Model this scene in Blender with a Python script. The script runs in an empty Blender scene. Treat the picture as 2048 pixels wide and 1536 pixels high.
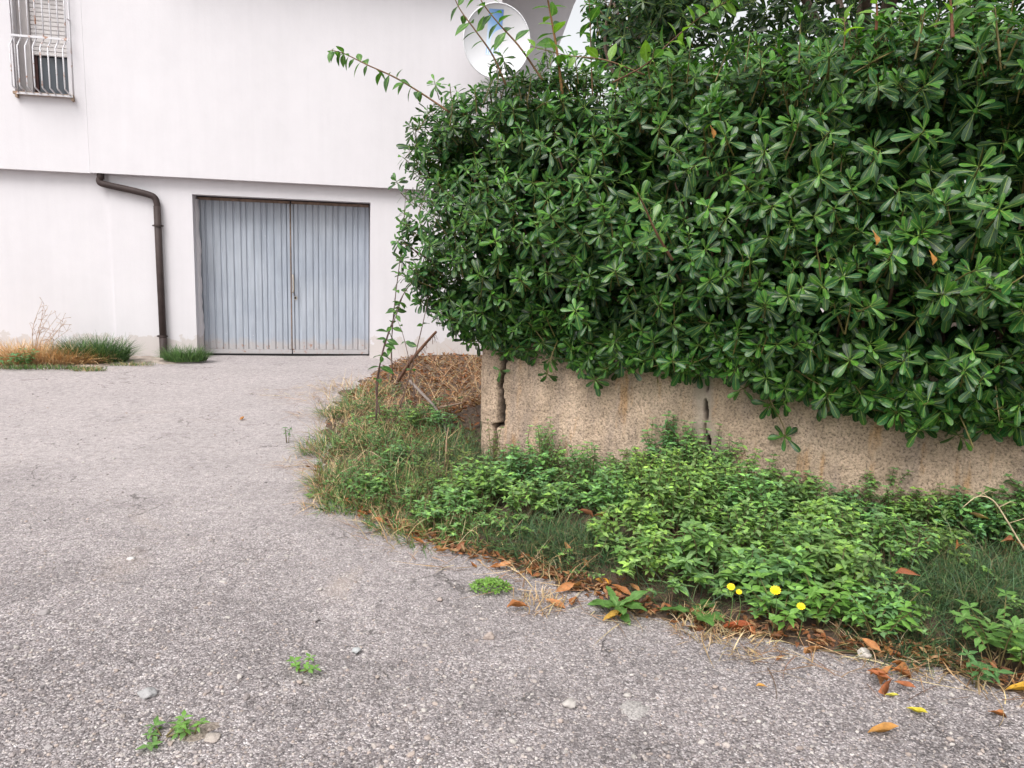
import bpy, bmesh, math, random
import numpy as np
from mathutils import Vector, Matrix, noise as mnoise

# ------------------------------------------------------------------ camera, sky, sun, exposure
SC = bpy.context.scene
COL = SC.collection
PITCH, ROLL, CAM_H, FPX = math.radians(9.3983), math.radians(1.9229), 1.55, 1540.0
cam_d = bpy.data.cameras.new('camera')
cam_d.sensor_width = 36.0
cam_d.lens = 36.0 * FPX / 2048.0
cam_d.clip_start = 0.05
cam_d.clip_end = 1000.0
cam = bpy.data.objects.new('camera', cam_d)
COL.objects.link(cam)
_fw = Vector((0, math.cos(PITCH), -math.sin(PITCH)))
_up = Vector((0, math.sin(PITCH), math.cos(PITCH)))
_rt = Vector((1, 0, 0))
_r2 = _rt * math.cos(ROLL) + _up * math.sin(ROLL)
_u2 = _up * math.cos(ROLL) - _rt * math.sin(ROLL)
cam.matrix_world = Matrix(((_r2.x, _u2.x, -_fw.x, 0), (_r2.y, _u2.y, -_fw.y, 0), (_r2.z, _u2.z, -_fw.z, CAM_H), (0, 0, 0, 1)))
SC.camera = cam

SUN_EL, SUN_AZ = math.radians(52), math.radians(205)      # compass style: behind the camera and a little to its left
world = bpy.data.worlds.new('World')
SC.world = world
world.use_nodes = True
wn, wl = world.node_tree.nodes, world.node_tree.links
wn.clear()
sky = wn.new('ShaderNodeTexSky'); sky.sky_type = 'NISHITA'; sky.sun_disc = False
sky.sun_elevation = SUN_EL; sky.sun_rotation = SUN_AZ
sky.air_density = 1.0; sky.dust_density = 4.0; sky.ozone_density = 1.0
hs = wn.new('ShaderNodeHueSaturation'); hs.inputs['Saturation'].default_value = 0.10   # overcast: nearly grey light
bg = wn.new('ShaderNodeBackground'); bg.inputs['Strength'].default_value = 0.15
wo = wn.new('ShaderNodeOutputWorld')
wl.new(sky.outputs[0], hs.inputs['Color']); wl.new(hs.outputs[0], bg.inputs['Color']); wl.new(bg.outputs[0], wo.inputs['Surface'])

sun_d = bpy.data.lights.new('sun', 'SUN')
sun_d.energy = 1.2; sun_d.angle = math.radians(28); sun_d.color = (1.0, 0.965, 0.93)
sun = bpy.data.objects.new('sun', sun_d); COL.objects.link(sun)
_sd = Vector((math.sin(SUN_AZ) * math.cos(SUN_EL), math.cos(SUN_AZ) * math.cos(SUN_EL), math.sin(SUN_EL)))
sun.rotation_euler = (-_sd).to_track_quat('-Z', 'Y').to_euler()
sun.location = (0, -5, 15)

vs = SC.view_settings
vs.view_transform = 'Standard'; vs.look = 'None'; vs.exposure = 0.72; vs.gamma = 1.0
vs.use_curve_mapping = False
SC.cycles.max_bounces = 7; SC.cycles.diffuse_bounces = 3; SC.cycles.glossy_bounces = 2
SC.cycles.transmission_bounces = 3; SC.cycles.transparent_max_bounces = 4
SC.cycles.caustics_reflective = False; SC.cycles.caustics_refractive = False
SC.cycles.use_denoising = True

rng = np.random.default_rng(7)
random.seed(7)

# ------------------------------------------------------------------ places: the ground, the wall line, the house front
def view_ray(x, y):
    u, v = x - 1024.0, y - 768.0
    cr, sr = math.cos(ROLL), math.sin(ROLL)
    u, v = cr * u + sr * v, -sr * u + cr * v
    X, U = u / FPX, -v / FPX
    c, s = math.cos(PITCH), math.sin(PITCH)
    return np.array([X, c + U * s, -s + U * c])
def G(x, y, z=0.0):                                  # ground point under a photo position
    d = view_ray(x, y); t = (z - CAM_H) / d[2]
    return d * t + np.array([0, 0, CAM_H])
def AT(x, y, Y):                                     # point at distance Y in front of the camera
    d = view_ray(x, y)
    return d * (Y / d[1]) + np.array([0, 0, CAM_H])
def project(P):
    P = np.atleast_2d(P) - np.array([0, 0, CAM_H])
    c, s = math.cos(PITCH), math.sin(PITCH)
    fw = P[:, 1] * c - P[:, 2] * s; up = P[:, 1] * s + P[:, 2] * c
    fw = np.where(fw < .05, .05, fw)
    u, v = P[:, 0] / fw * FPX, -up / fw * FPX
    cr, sr = math.cos(ROLL), math.sin(ROLL)
    return np.stack([1024 + cr * u - sr * v, 768 + sr * u + cr * v], 1), fw
WA = np.array([-0.12, 5.41]); WD = np.array([2.91, -1.46]); WD = WD / np.linalg.norm(WD)
WN = np.array([WD[1], -WD[0]])                        # toward the road
def WP(t, n, z):
    q = WA + WD * t + WN * n
    return np.array([q[0], q[1], z])
def wall_tn(x, y):
    dx, dy = x - WA[0], y - WA[1]
    return dx * WD[0] + dy * WD[1], dx * WN[0] + dy * WN[1]
HA, HY = math.radians(12.7088), 11.684               # house front: turned a little, right end farther

BED = [tuple(G(x, y)[:2]) for x, y in ((735, 752), (668, 800), (640, 880), (634, 940), (662, 1003), (745, 1042), (850, 1086), (950, 1122),
       (1040, 1140), (1120, 1165), (1210, 1205), (1300, 1238), (1500, 1276), (1700, 1304), (1900, 1338), (2048, 1390))]
BED = [(-1.65, 11.45), (-1.72, 10.6)] + BED + [(2.9, 2.1), (6.5, 0.3), (9, 3), (9, 14), (-1.2, 14)]
def poly_sd(px, py, poly):                            # signed distance, positive inside
    px, py = np.asarray(px, float), np.asarray(py, float)
    d2 = np.full(px.shape, 1e9); ins = np.zeros(px.shape, bool)
    n = len(poly)
    for i in range(n):
        x0, y0 = poly[i]; x1, y1 = poly[(i + 1) % n]
        ex, ey = x1 - x0, y1 - y0
        h = np.clip(((px - x0) * ex + (py - y0) * ey) / (ex * ex + ey * ey), 0, 1)
        d2 = np.minimum(d2, (px - x0 - ex * h) ** 2 + (py - y0 - ey * h) ** 2)
        c = (y0 > py) != (y1 > py)
        with np.errstate(divide='ignore', invalid='ignore'):
            c &= px < (x1 - x0) * (py - y0) / (y1 - y0 + 1e-12) + x0
        ins ^= c
    return np.where(ins, 1, -1) * np.sqrt(d2)
def sstep(a, b, x):
    t = np.clip((np.asarray(x, float) - a) / (b - a), 0, 1)
    return t * t * (3 - 2 * t)
def vnoise(x, y, s, seed=0):
    x, y = np.atleast_1d(x), np.atleast_1d(y)
    return np.array([mnoise.noise((a * s + seed * 17.3, b * s - seed * 9.1, seed * 3.7)) for a, b in zip(x.ravel(), y.ravel())]).reshape(x.shape)
def soil_z(x, y, fine=True):
    x, y = np.atleast_1d(np.asarray(x, float)), np.atleast_1d(np.asarray(y, float))
    d = poly_sd(x, y, BED)
    if fine: d = d + .09 * vnoise(x, y, 3.2, 1) + .05 * vnoise(x, y, 11, 2)
    z = np.where(d > 0, .07 * sstep(0, .5, d), d * .6)
    t, n = wall_tn(x, y)
    bank = sstep(-1.5, .1, t) * sstep(.15, -.9, n) * sstep(0, .5, d)       # litter bank behind the wall's free end
    z = z + bank * .36
    behind = sstep(.2, .5, t) * sstep(-.12, -.3, n)
    z = np.where(behind > 0, np.maximum(z, behind * .85), z)
    if fine: z = z + np.where(d > 0, .022 * vnoise(x, y, 5, 3), 0)
    return np.maximum(z, -.08)

# ------------------------------------------------------------------ helpers
def props(o, label=None, cat=None, group=None, kind=None):
    if label: o['label'] = label
    if cat: o['category'] = cat
    if group: o['group'] = group
    if kind: o['kind'] = kind
    return o
def empty(name, loc=(0, 0, 0), rz=0.0, **k):
    o = bpy.data.objects.new(name, None); COL.objects.link(o)
    o.empty_display_size = .1
    o.location = Vector([float(c) for c in loc]); o.rotation_euler = (0, 0, rz)
    return props(o, **k)
def link(name, me, mat=None, parent=None, **k):
    o = bpy.data.objects.new(name, me); COL.objects.link(o)
    if mat is not None and len(me.materials) == 0: me.materials.append(mat)
    if parent is not None: o.parent = parent
    return props(o, **k)
def frame(d, n):
    d = np.asarray(d, float); d = d / (np.linalg.norm(d) + 1e-9)
    n = np.asarray(n, float); n = n - d * (n @ d)
    if np.linalg.norm(n) < 1e-4: n = np.cross(d, [.3, .9, .1])
    n = n / np.linalg.norm(n)
    return np.stack([d, np.cross(n, d), n], 1)
class Mass:
    """collects shapes; build() makes one mesh"""
    def __init__(self): self.v = []; self.f = []; self.c = []; self.u = []; self.nv = 0
    def add(self, V, F, col=(.5, .5, .5), uvw=None):
        V = np.asarray(V, float); F = np.asarray(F, int)
        self.v.append(V); self.f.append(F + self.nv); self.nv += len(V)
        c = np.asarray(col, float)
        self.c.append(np.tile(c, (len(V), 1)) if c.ndim == 1 else c)
        self.u.append(np.zeros((len(V), 3)) if uvw is None else np.asarray(uvw, float))
    def many(self, T, R, pos, scale, col):
        """T: template (V, F, UVW, C); R (N,3,3), pos (N,3), scale (N,) or (N,3), col (N,3) multiplied with the template's C"""
        V, F, U, C = T
        R = np.asarray(R); N = len(R)
        if N == 0: return
        sc = np.asarray(scale, float)
        if sc.ndim == 1: sc = np.repeat(sc[:, None], 3, 1)
        P = np.einsum('nij,nvj->nvi', R, V[None] * sc[:, None, :]) + np.asarray(pos)[:, None, :]
        k = len(V)
        self.v.append(P.reshape(-1, 3))
        self.f.append((F[None] + (np.arange(N) * k)[:, None, None]).reshape(-1, F.shape[1]) + self.nv)
        self.nv += N * k
        self.c.append((np.asarray(col)[:, None, :] * C[None]).reshape(-1, 3))
        UU = np.tile(U[None], (N, 1, 1)).astype(float); UU[:, :, 2] = rng.random(N)[:, None]
        self.u.append(UU.reshape(-1, 3))
    def mesh(self, name, smooth=True):
        me = bpy.data.meshes.new(name)
        V = np.concatenate(self.v).astype(np.float32)
        loops = np.concatenate([f.ravel() for f in self.f]).astype(np.int32)
        tot = np.concatenate([np.full(len(f), f.shape[1]) for f in self.f]).astype(np.int32)
        st = np.concatenate([[0], np.cumsum(tot)[:-1]]).astype(np.int32)
        me.vertices.add(len(V)); me.vertices.foreach_set('co', V.ravel())
        me.loops.add(len(loops)); me.loops.foreach_set('vertex_index', loops)
        me.polygons.add(len(tot)); me.polygons.foreach_set('loop_start', st); me.polygons.foreach_set('loop_total', tot)
        me.polygons.foreach_set('use_smooth', np.full(len(tot), smooth))
        a = me.color_attributes.new('col', 'FLOAT_COLOR', 'POINT')
        c = np.concatenate(self.c); c = np.concatenate([c, np.ones((len(c), 1))], 1).astype(np.float32)
        a.data.foreach_set('color', c.ravel())
        b = me.attributes.new('luv', 'FLOAT_VECTOR', 'POINT')
        b.data.foreach_set('vector', np.concatenate(self.u).astype(np.float32).ravel())
        me.update(calc_edges=True); me.validate()
        return me
    def build(self, name, mat, parent=None, smooth=True, **k):
        return link(name, self.mesh(name, smooth), mat, parent, **k)
def tube_geo(pts, rad, sides=6, cap=True):
    pts = np.asarray(pts, float); n = len(pts)
    rad = np.full(n, rad, float) if np.isscalar(rad) else np.asarray(rad, float)
    V = []; ref = None
    for i in range(n):
        t = pts[min(i + 1, n - 1)] - pts[max(i - 1, 0)]; t = t / (np.linalg.norm(t) + 1e-9)
        if ref is None:
            ref = np.cross(t, [0, 0, 1.0]);
            if np.linalg.norm(ref) < .05: ref = np.cross(t, [1.0, 0, 0])
        ref = ref - t * (ref @ t); ref = ref / np.linalg.norm(ref); b = np.cross(t, ref)
        for k in range(sides):
            a = 2 * math.pi * k / sides
            V.append(pts[i] + rad[i] * (math.cos(a) * ref + math.sin(a) * b))
    F = [[i * sides + k, i * sides + (k + 1) % sides, (i + 1) * sides + (k + 1) % sides, (i + 1) * sides + k] for i in range(n - 1) for k in range(sides)]
    V = np.array(V)
    if cap:
        c0, c1 = len(V), len(V) + 1
        V = np.concatenate([V, pts[:1], pts[-1:]])
        for k in range(sides):
            F.append([c0, (k + 1) % sides, k, k]); F.append([c1, (n - 1) * sides + k, (n - 1) * sides + (k + 1) % sides, (n - 1) * sides + (k + 1) % sides])
    return V, F
def tube_mesh(name, pts, rad, mat, parent=None, sides=8, col=(.5, .5, .5), **k):
    V, F = tube_geo(pts, rad, sides)
    return poly_obj(name, V, F, mat, parent, True, col, **k)
def poly_obj(name, V, F, mat, parent=None, smooth=False, col=None, **k):
    me = bpy.data.meshes.new(name)
    F = [list(dict.fromkeys(int(i) for i in f)) for f in F]
    me.from_pydata([tuple(float(c) for c in v) for v in V], [], F)
    if col is not None:
        a = me.color_attributes.new('col', 'FLOAT_COLOR', 'POINT')
        for d in a.data: d.color = (*col, 1)
    if smooth: me.polygons.foreach_set('use_smooth', [True] * len(me.polygons))
    me.update()
    return link(name, me, mat, parent, **k)
def box_obj(name, lo, hi, mat, parent=None, bevel=0.0, **k):
    bm = bmesh.new(); bmesh.ops.create_cube(bm, size=1)
    for v in bm.verts:
        for i in range(3): v.co[i] = lo[i] + (v.co[i] + .5) * (hi[i] - lo[i])
    if bevel: bmesh.ops.bevel(bm, geom=list(bm.edges), offset=bevel, segments=2, affect='EDGES')
    me = bpy.data.meshes.new(name); bm.to_mesh(me); bm.free()
    return link(name, me, mat, parent, **k)
def bez(pts, n=16):                                   # smooth path through points
    pts = np.asarray(pts, float); out = []
    P = np.concatenate([[2 * pts[0] - pts[1]], pts, [2 * pts[-1] - pts[-2]]])
    m = len(pts) - 1; per = max(2, n // m)
    for i in range(m):
        p0, p1, p2, p3 = P[i:i + 4]
        for k in range(per):
            t = k / per
            out.append(.5 * (2 * p1 + (p2 - p0) * t + (2 * p0 - 5 * p1 + 4 * p2 - p3) * t * t + (3 * p1 - p0 - 3 * p2 + p3) * t ** 3))
    out.append(pts[-1])
    return np.array(out)

# ------------------------------------------------------------------ materials
def new_mat(name):
    m = bpy.data.materials.new(name); m.use_nodes = True
    nt = m.node_tree; b = nt.nodes['Principled BSDF']
    return m, nt.nodes, nt.links, b
def nd(N, t, **k):
    n = N.new(t)
    for a, v in k.items():
        if a in n.inputs: n.inputs[a].default_value = v
        else: setattr(n, a, v)
    return n
def mixc(N, L, fac, a, b, mode='MIX'):
    m = N.new('ShaderNodeMix'); m.data_type = 'RGBA'; m.blend_type = mode
    for sock, v in ((m.inputs[0], fac), (m.inputs[6], a), (m.inputs[7], b)):
        if hasattr(v, 'is_linked') or hasattr(v, 'links'): L.new(v, sock)
        elif isinstance(v, (int, float)): sock.default_value = v
        else: sock.default_value = (*v, 1) if len(v) == 3 else v
    return m.outputs[2]
def math_(N, L, op, a, b=None, clamp=False):
    m = N.new('ShaderNodeMath'); m.operation = op; m.use_clamp = clamp
    for s, v in zip(m.inputs, (a, b)):
        if v is None: continue
        if hasattr(v, 'links'): L.new(v, s)
        else: s.default_value = v
    return m.outputs[0]
def ramp(N, L, src, stops):
    r = N.new('ShaderNodeValToRGB'); el = r.color_ramp.elements
    while len(el) < len(stops): el.new(.5)
    for e, (p, c) in zip(el, stops):
        e.position = p; e.color = (*c, 1) if not isinstance(c, (int, float)) else (c, c, c, 1)
    L.new(src, r.inputs[0])
    return r.outputs[0]
def noise_t(N, L, vec, scale, detail=4, rough=.55, dist=0.0):
    n = nd(N, 'ShaderNodeTexNoise'); n.inputs['Scale'].default_value = scale; n.inputs['Detail'].default_value = detail
    n.inputs['Roughness'].default_value = rough; n.inputs['Distortion'].default_value = dist
    if vec is not None: L.new(vec, n.inputs['Vector'])
    return n.outputs[0]
def obj_co(N): return N.new('ShaderNodeTexCoord').outputs['Object']

def leaf_mat(name, rough=.35, rib=.6, trans=.2, back=(1.25, 1.25, 1.1), veins=8.0, ribcol=(.32, .42, .12), spec=.5):
    m, N, L, b = new_mat(name)
    at = nd(N, 'ShaderNodeAttribute', attribute_name='col'); lu = nd(N, 'ShaderNodeAttribute', attribute_name='luv')
    sp = N.new('ShaderNodeSeparateXYZ'); L.new(lu.outputs['Vector'], sp.inputs[0])
    u, v, w = sp.outputs
    nz = noise_t(N, L, N.new('ShaderNodeNewGeometry').outputs['Position'], 55, 3)
    c = mixc(N, L, 1.0, at.outputs['Color'], ramp(N, L, nz, [(.3, .72), (.7, 1.25)]), 'MULTIPLY')
    du = math_(N, L, 'ABSOLUTE', math_(N, L, 'SUBTRACT', u, .5))
    # side veins, faint
    ph = math_(N, L, 'SINE', math_(N, L, 'MULTIPLY', math_(N, L, 'SUBTRACT', v, math_(N, L, 'MULTIPLY', du, .7)), veins * 6.283))
    vn = math_(N, L, 'MULTIPLY', math_(N, L, 'GREATER_THAN', ph, .86), .18)
    c = mixc(N, L, vn, c, ribcol)
    ribw_ = math_(N, L, 'ADD', math_(N, L, 'MULTIPLY', ramp(N, L, v, [(.15, 1.0), (.55, 0.0)]), .5), rib, True)
    c = mixc(N, L, math_(N, L, 'MULTIPLY', math_(N, L, 'LESS_THAN', du, ramp(N, L, v, [(.1, .12), (.6, .045)])), ribw_), c, ribcol)
    bf = N.new('ShaderNodeNewGeometry').outputs['Backfacing']
    c = mixc(N, L, bf, c, mixc(N, L, 1.0, c, back, 'MULTIPLY'))
    L.new(c, b.inputs['Base Color'])
    rr = math_(N, L, 'ADD', math_(N, L, 'MULTIPLY', bf, .25), math_(N, L, 'ADD', math_(N, L, 'MULTIPLY', nz, .25), rough - .12))
    L.new(rr, b.inputs['Roughness']); b.inputs['Specular IOR Level'].default_value = spec
    bp = nd(N, 'ShaderNodeBump'); bp.inputs['Strength'].default_value = .25; bp.inputs['Distance'].default_value = .002
    L.new(math_(N, L, 'ADD', math_(N, L, 'MULTIPLY', du, -3.0), math_(N, L, 'MULTIPLY', ph, .15)), bp.inputs['Height']); L.new(bp.outputs[0], b.inputs['Normal'])
    tr = N.new('ShaderNodeBsdfTranslucent')
    L.new(mixc(N, L, 1.0, c, (1.3, 1.5, .6), 'MULTIPLY'), tr.inputs['Color'])
    mx = N.new('ShaderNodeMixShader'); mx.inputs[0].default_value = trans
    out = [n for n in N if n.type == 'OUTPUT_MATERIAL'][0]
    L.new(b.outputs[0], mx.inputs[1]); L.new(tr.outputs[0], mx.inputs[2]); L.new(mx.outputs[0], out.inputs['Surface'])
    return m
def plain_mat(name, col, rough=.7, var=.25, scale=12, bump=.0, metal=0.0, use_attr=False, spec=.4):
    m, N, L, b = new_mat(name); co = obj_co(N)
    nz = noise_t(N, L, co, scale, 5)
    base = nd(N, 'ShaderNodeAttribute', attribute_name='col').outputs['Color'] if use_attr else None
    if base is None:
        rgb = N.new('ShaderNodeRGB'); rgb.outputs[0].default_value = (*col, 1); base = rgb.outputs[0]
    L.new(mixc(N, L, 1.0, base, ramp(N, L, nz, [(.25, 1 - var), (.75, 1 + var)]), 'MULTIPLY'), b.inputs['Base Color'])
    b.inputs['Roughness'].default_value = rough; b.inputs['Metallic'].default_value = metal; b.inputs['Specular IOR Level'].default_value = spec
    if bump:
        bp = nd(N, 'ShaderNodeBump'); bp.inputs['Strength'].default_value = bump; bp.inputs['Distance'].default_value = .004
        L.new(noise_t(N, L, co, scale * 6, 4), bp.inputs['Height']); L.new(bp.outputs[0], b.inputs['Normal'])
    return m

M = {}
M['glossy_leaf'] = leaf_mat('glossy_leaf', .34, .42, .13, (1.3, 1.3, 1.2), 7, (.28, .36, .07), .36)
M['weed_leaf'] = leaf_mat('weed_leaf', .48, .35, .22, (1.2, 1.15, 1.1), 6, (.22, .36, .12))
M['shoot_leaf'] = leaf_mat('shoot_leaf', .45, .4, .35, (1.2, 1.2, 1.1), 7, (.25, .4, .12))
M['dry_leaf'] = leaf_mat('dry_leaf', .65, .35, .15, (1.1, 1.1, 1.1), 8, (.38, .22, .10), .3)
M['grass_blade'] = plain_mat('grass_blade', None, .55, .2, 30, use_attr=True)
M['bark'] = plain_mat('bark', None, .8, .35, 40, .6, use_attr=True)
M['stone'] = plain_mat('stone', None, .85, .18, 60, .5, use_attr=True)

def plaster(name, col, lo=.965):
    m, N, L, b = new_mat(name); co = obj_co(N)
    big = noise_t(N, L, co, .7, 6, .6); mid = noise_t(N, L, co, 6, 6, .65)
    c = mixc(N, L, 1.0, col, ramp(N, L, big, [(.3, lo), (.7, 1.03)]), 'MULTIPLY')
    c = mixc(N, L, 1.0, c, ramp(N, L, mid, [(.3, .985), (.65, 1.01)]), 'MULTIPLY')
    # grime splashed up from the ground: a stain with its own ragged edge
    sp = N.new('ShaderNodeSeparateXYZ'); L.new(co, sp.inputs[0])
    hgt = math_(N, L, 'ADD', sp.outputs[2], math_(N, L, 'MULTIPLY', mid, -.55))
    c = mixc(N, L, ramp(N, L, hgt, [(-.16, .45), (.02, 0.0)]), c, (.45, .38, .32))
    # faint vertical run marks
    mp = nd(N, 'ShaderNodeMapping'); mp.inputs['Scale'].default_value = (5, 5, .35); L.new(co, mp.inputs[0])
    c = mixc(N, L, 1.0, c, ramp(N, L, noise_t(N, L, mp.outputs[0], 2.2, 4), [(.35, .98), (.6, 1.0)]), 'MULTIPLY')
    L.new(c, b.inputs['Base Color']); b.inputs['Roughness'].default_value = .85; b.inputs['Specular IOR Level'].default_value = .2
    bp = nd(N, 'ShaderNodeBump'); bp.inputs['Strength'].default_value = .35; bp.inputs['Distance'].default_value = .004
    L.new(math_(N, L, 'ADD', noise_t(N, L, co, 55, 5, .6), math_(N, L, 'MULTIPLY', noise_t(N, L, co, 4, 3), 1.5)), bp.inputs['Height']); L.new(bp.outputs[0], b.inputs['Normal'])
    return m
M['plaster'] = plaster('white_plaster', (.65, .628, .648))
M['plaster_lower'] = plaster('white_plaster_lower', (.64, .618, .638))

def door_paint():
    m, N, L, b = new_mat('grey_blue_door_paint'); co = obj_co(N)
    c = mixc(N, L, ramp(N, L, noise_t(N, L, co, 1.3, 5), [(.35, 0), (.65, 1)]), (.315, .348, .405), (.375, .405, .455))
    mp = nd(N, 'ShaderNodeMapping'); mp.inputs['Scale'].default_value = (9, 9, .7); L.new(co, mp.inputs[0])
    c = mixc(N, L, 1.0, c, ramp(N, L, noise_t(N, L, mp.outputs[0], 3, 5), [(.3, .86), (.65, 1.07)]), 'MULTIPLY')
    sp = N.new('ShaderNodeSeparateXYZ'); L.new(co, sp.inputs[0])
    # dusty, rust-flecked foot of the door
    low = math_(N, L, 'ADD', sp.outputs[2], math_(N, L, 'MULTIPLY', noise_t(N, L, co, 7, 5), -.35))
    c = mixc(N, L, ramp(N, L, low, [(-.15, .6), (.08, 0.0)]), c, (.42, .37, .34))
    rust = math_(N, L, 'MULTIPLY', ramp(N, L, noise_t(N, L, co, 16, 6, .7), [(.56, 0), (.66, .8)]), ramp(N, L, low, [(-.12, 1.0), (-.04, 0.0)]))
    c = mixc(N, L, rust, c, (.30, .12, .05))
    # small pale scuffs
    sc = ramp(N, L, noise_t(N, L, co, 26, 3, .5, 2.0), [(.735, 0), (.76, .8)])
    c = mixc(N, L, sc, c, (.7, .7, .72))
    L.new(c, b.inputs['Base Color']); b.inputs['Roughness'].default_value = .5; b.inputs['Specular IOR Level'].default_value = .4
    return m
M['door'] = door_paint()
M['door_rust'] = plain_mat('rusty_door_edge', (.24, .17, .13), .8, .45, 14, .3)
M['metal'] = plain_mat('worn_metal', (.45, .40, .34), .45, .3, 20, .2, .3)
M['dark'] = plain_mat('dark_void', (.02, .02, .02), .9, .2, 4)
M['pipe'] = plain_mat('brown_pipe_plastic', (.048, .034, .032), .6, .3, 9, .0, spec=.25)
M['shutter'] = plain_mat('grey_shutter_plastic', (.62, .59, .58), .5, .08, 10)
M['wood'] = plain_mat('dark_red_wood', (.06, .018, .014), .5, .4, 15)
def glass():
    m, N, L, b = new_mat('window_glass')
    b.inputs['Base Color'].default_value = (.05, .06, .075, 1); b.inputs['Roughness'].default_value = .12; b.inputs['Specular IOR Level'].default_value = .6
    bp = nd(N, 'ShaderNodeBump'); bp.inputs['Strength'].default_value = .05
    L.new(noise_t(N, L, obj_co(N), 4, 2), bp.inputs['Height']); L.new(bp.outputs[0], b.inputs['Normal'])
    return m
M['glass'] = glass()
def rusty_white():
    m, N, L, b = new_mat('white_paint_with_rust'); co = obj_co(N)
    f = ramp(N, L, noise_t(N, L, co, 9, 6, .7), [(.56, 0), (.64, 1)])
    L.new(mixc(N, L, f, (.62, .61, .63), (.36, .17, .09)), b.inputs['Base Color']); b.inputs['Roughness'].default_value = .6
    return m
M['grille'] = rusty_white()
M['dish'] = plain_mat('white_dish_paint', (.66, .66, .68), .4, .06, 3)
M['soffit'] = plain_mat('soffit_paint', (.60, .56, .55), .9, .1, 3)
M['sill'] = plain_mat('weathered_sill', (.30, .22, .16), .8, .3, 12, .2)

def asphalt():
    m, N, L, b = new_mat('worn_asphalt'); co = obj_co(N)
    dst = nd(N, 'ShaderNodeVectorMath', operation='ADD')
    nzv = nd(N, 'ShaderNodeTexNoise'); nzv.inputs['Scale'].default_value = 60; L.new(co, nzv.inputs['Vector'])
    sc_ = nd(N, 'ShaderNodeVectorMath', operation='SCALE'); sc_.inputs['Scale'].default_value = .02; L.new(nzv.outputs['Color'], sc_.inputs[0])
    L.new(co, dst.inputs[0]); L.new(sc_.outputs[0], dst.inputs[1]); cv = dst.outputs[0]
    v1 = nd(N, 'ShaderNodeTexVoronoi'); v1.inputs['Scale'].default_value = 125; L.new(cv, v1.inputs['Vector'])
    v2 = nd(N, 'ShaderNodeTexVoronoi'); v2.inputs['Scale'].default_value = 46; L.new(cv, v2.inputs['Vector'])
    s1 = N.new('ShaderNodeSeparateColor'); L.new(v1.outputs['Color'], s1.inputs[0])
    s2 = N.new('ShaderNodeSeparateColor'); L.new(v2.outputs['Color'], s2.inputs[0])
    agg = ramp(N, L, s1.outputs[0], [(0, (.12, .108, .114)), (.3, (.27, .243, .250)), (.62, (.43, .388, .392)), (.86, (.56, .51, .51)), (1.0, (.74, .69, .685))])
    agg = mixc(N, L, math_(N, L, 'MULTIPLY', s1.outputs[1], .35), agg, (.33, .26, .235))
    edge = ramp(N, L, v1.outputs['Distance'], [(.30, 1.0), (.62, .5)])
    c = mixc(N, L, 1.0, agg, edge, 'MULTIPLY')
    big = math_(N, L, 'MULTIPLY', math_(N, L, 'GREATER_THAN', s2.outputs[1], .74), ramp(N, L, v2.outputs['Distance'], [(.28, 1.0), (.36, 0.0)]))
    bigc = ramp(N, L, s2.outputs[2], [(0, (.22, .19, .185)), (.5, (.42, .37, .35)), (1, (.66, .60, .57))])
    c = mixc(N, L, big, c, bigc)
    # wear: pale dusty areas, darker bitumen patches, beige silt
    sp = N.new('ShaderNodeSeparateXYZ'); L.new(co, sp.inputs[0])
    wear = noise_t(N, L, co, .55, 6, .6, .6)
    c = mixc(N, L, 1.0, c, ramp(N, L, noise_t(N, L, co, 1.7, 5, .6), [(.28, .70), (.5, 1.02), (.72, 1.28)]), 'MULTIPLY')
    far = ramp(N, L, math_(N, L, 'ADD', math_(N, L, 'MULTIPLY', sp.outputs[1], .1), math_(N, L, 'MULTIPLY', wear, .45)), [(.42, 0.0), (.80, 1.0)])
    dust = math_(N, L, 'MULTIPLY', far, ramp(N, L, noise_t(N, L, co, 38, 5, .7), [(.3, .35), (.7, .85)]))
    c = mixc(N, L, dust, c, (.52, .468, .46))
    c = mixc(N, L, 1.0, c, ramp(N, L, noise_t(N, L, co, 17, 7, .75), [(.3, .70), (.5, 1.0), (.7, 1.22)]), 'MULTIPLY')
    silt = ramp(N, L, noise_t(N, L, co, .9, 6, .62, .8), [(.60, 0), (.74, .5)])
    c = mixc(N, L, silt, c, (.45, .37, .32))
    dirt = ramp(N, L, noise_t(N, L, co, 2.3, 7, .7), [(.63, 0), (.72, .6)])
    c = mixc(N, L, dirt, c, (.12, .098, .09))
    ck = nd(N, 'ShaderNodeTexVoronoi'); ck.feature = 'DISTANCE_TO_EDGE'; ck.inputs['Scale'].default_value = 1.15
    nz2 = nd(N, 'ShaderNodeTexNoise'); nz2.inputs['Scale'].default_value = 5; nz2.inputs['Detail'].default_value = 6; L.new(co, nz2.inputs['Vector'])
    s3 = nd(N, 'ShaderNodeVectorMath', operation='SCALE'); s3.inputs['Scale'].default_value = .5; L.new(nz2.outputs['Color'], s3.inputs[0])
    a3 = nd(N, 'ShaderNodeVectorMath', operation='ADD'); L.new(co, a3.inputs[0]); L.new(s3.outputs[0], a3.inputs[1]); L.new(a3.outputs[0], ck.inputs['Vector'])
    crack = math_(N, L, 'MULTIPLY', ramp(N, L, ck.outputs['Distance'], [(.002, 1.0), (.009, 0.0)]), ramp(N, L, noise_t(N, L, co, 1.9, 3), [(.5, 0), (.6, .75)]))
    c = mixc(N, L, crack, c, (.085, .075, .07))
    L.new(c, b.inputs['Base Color']); b.inputs['Roughness'].default_value = .9; b.inputs['Specular IOR Level'].default_value = .25
    h = math_(N, L, 'ADD', math_(N, L, 'MULTIPLY', v1.outputs['Distance'], -1.0), math_(N, L, 'MULTIPLY', s1.outputs[2], .55))
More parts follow.
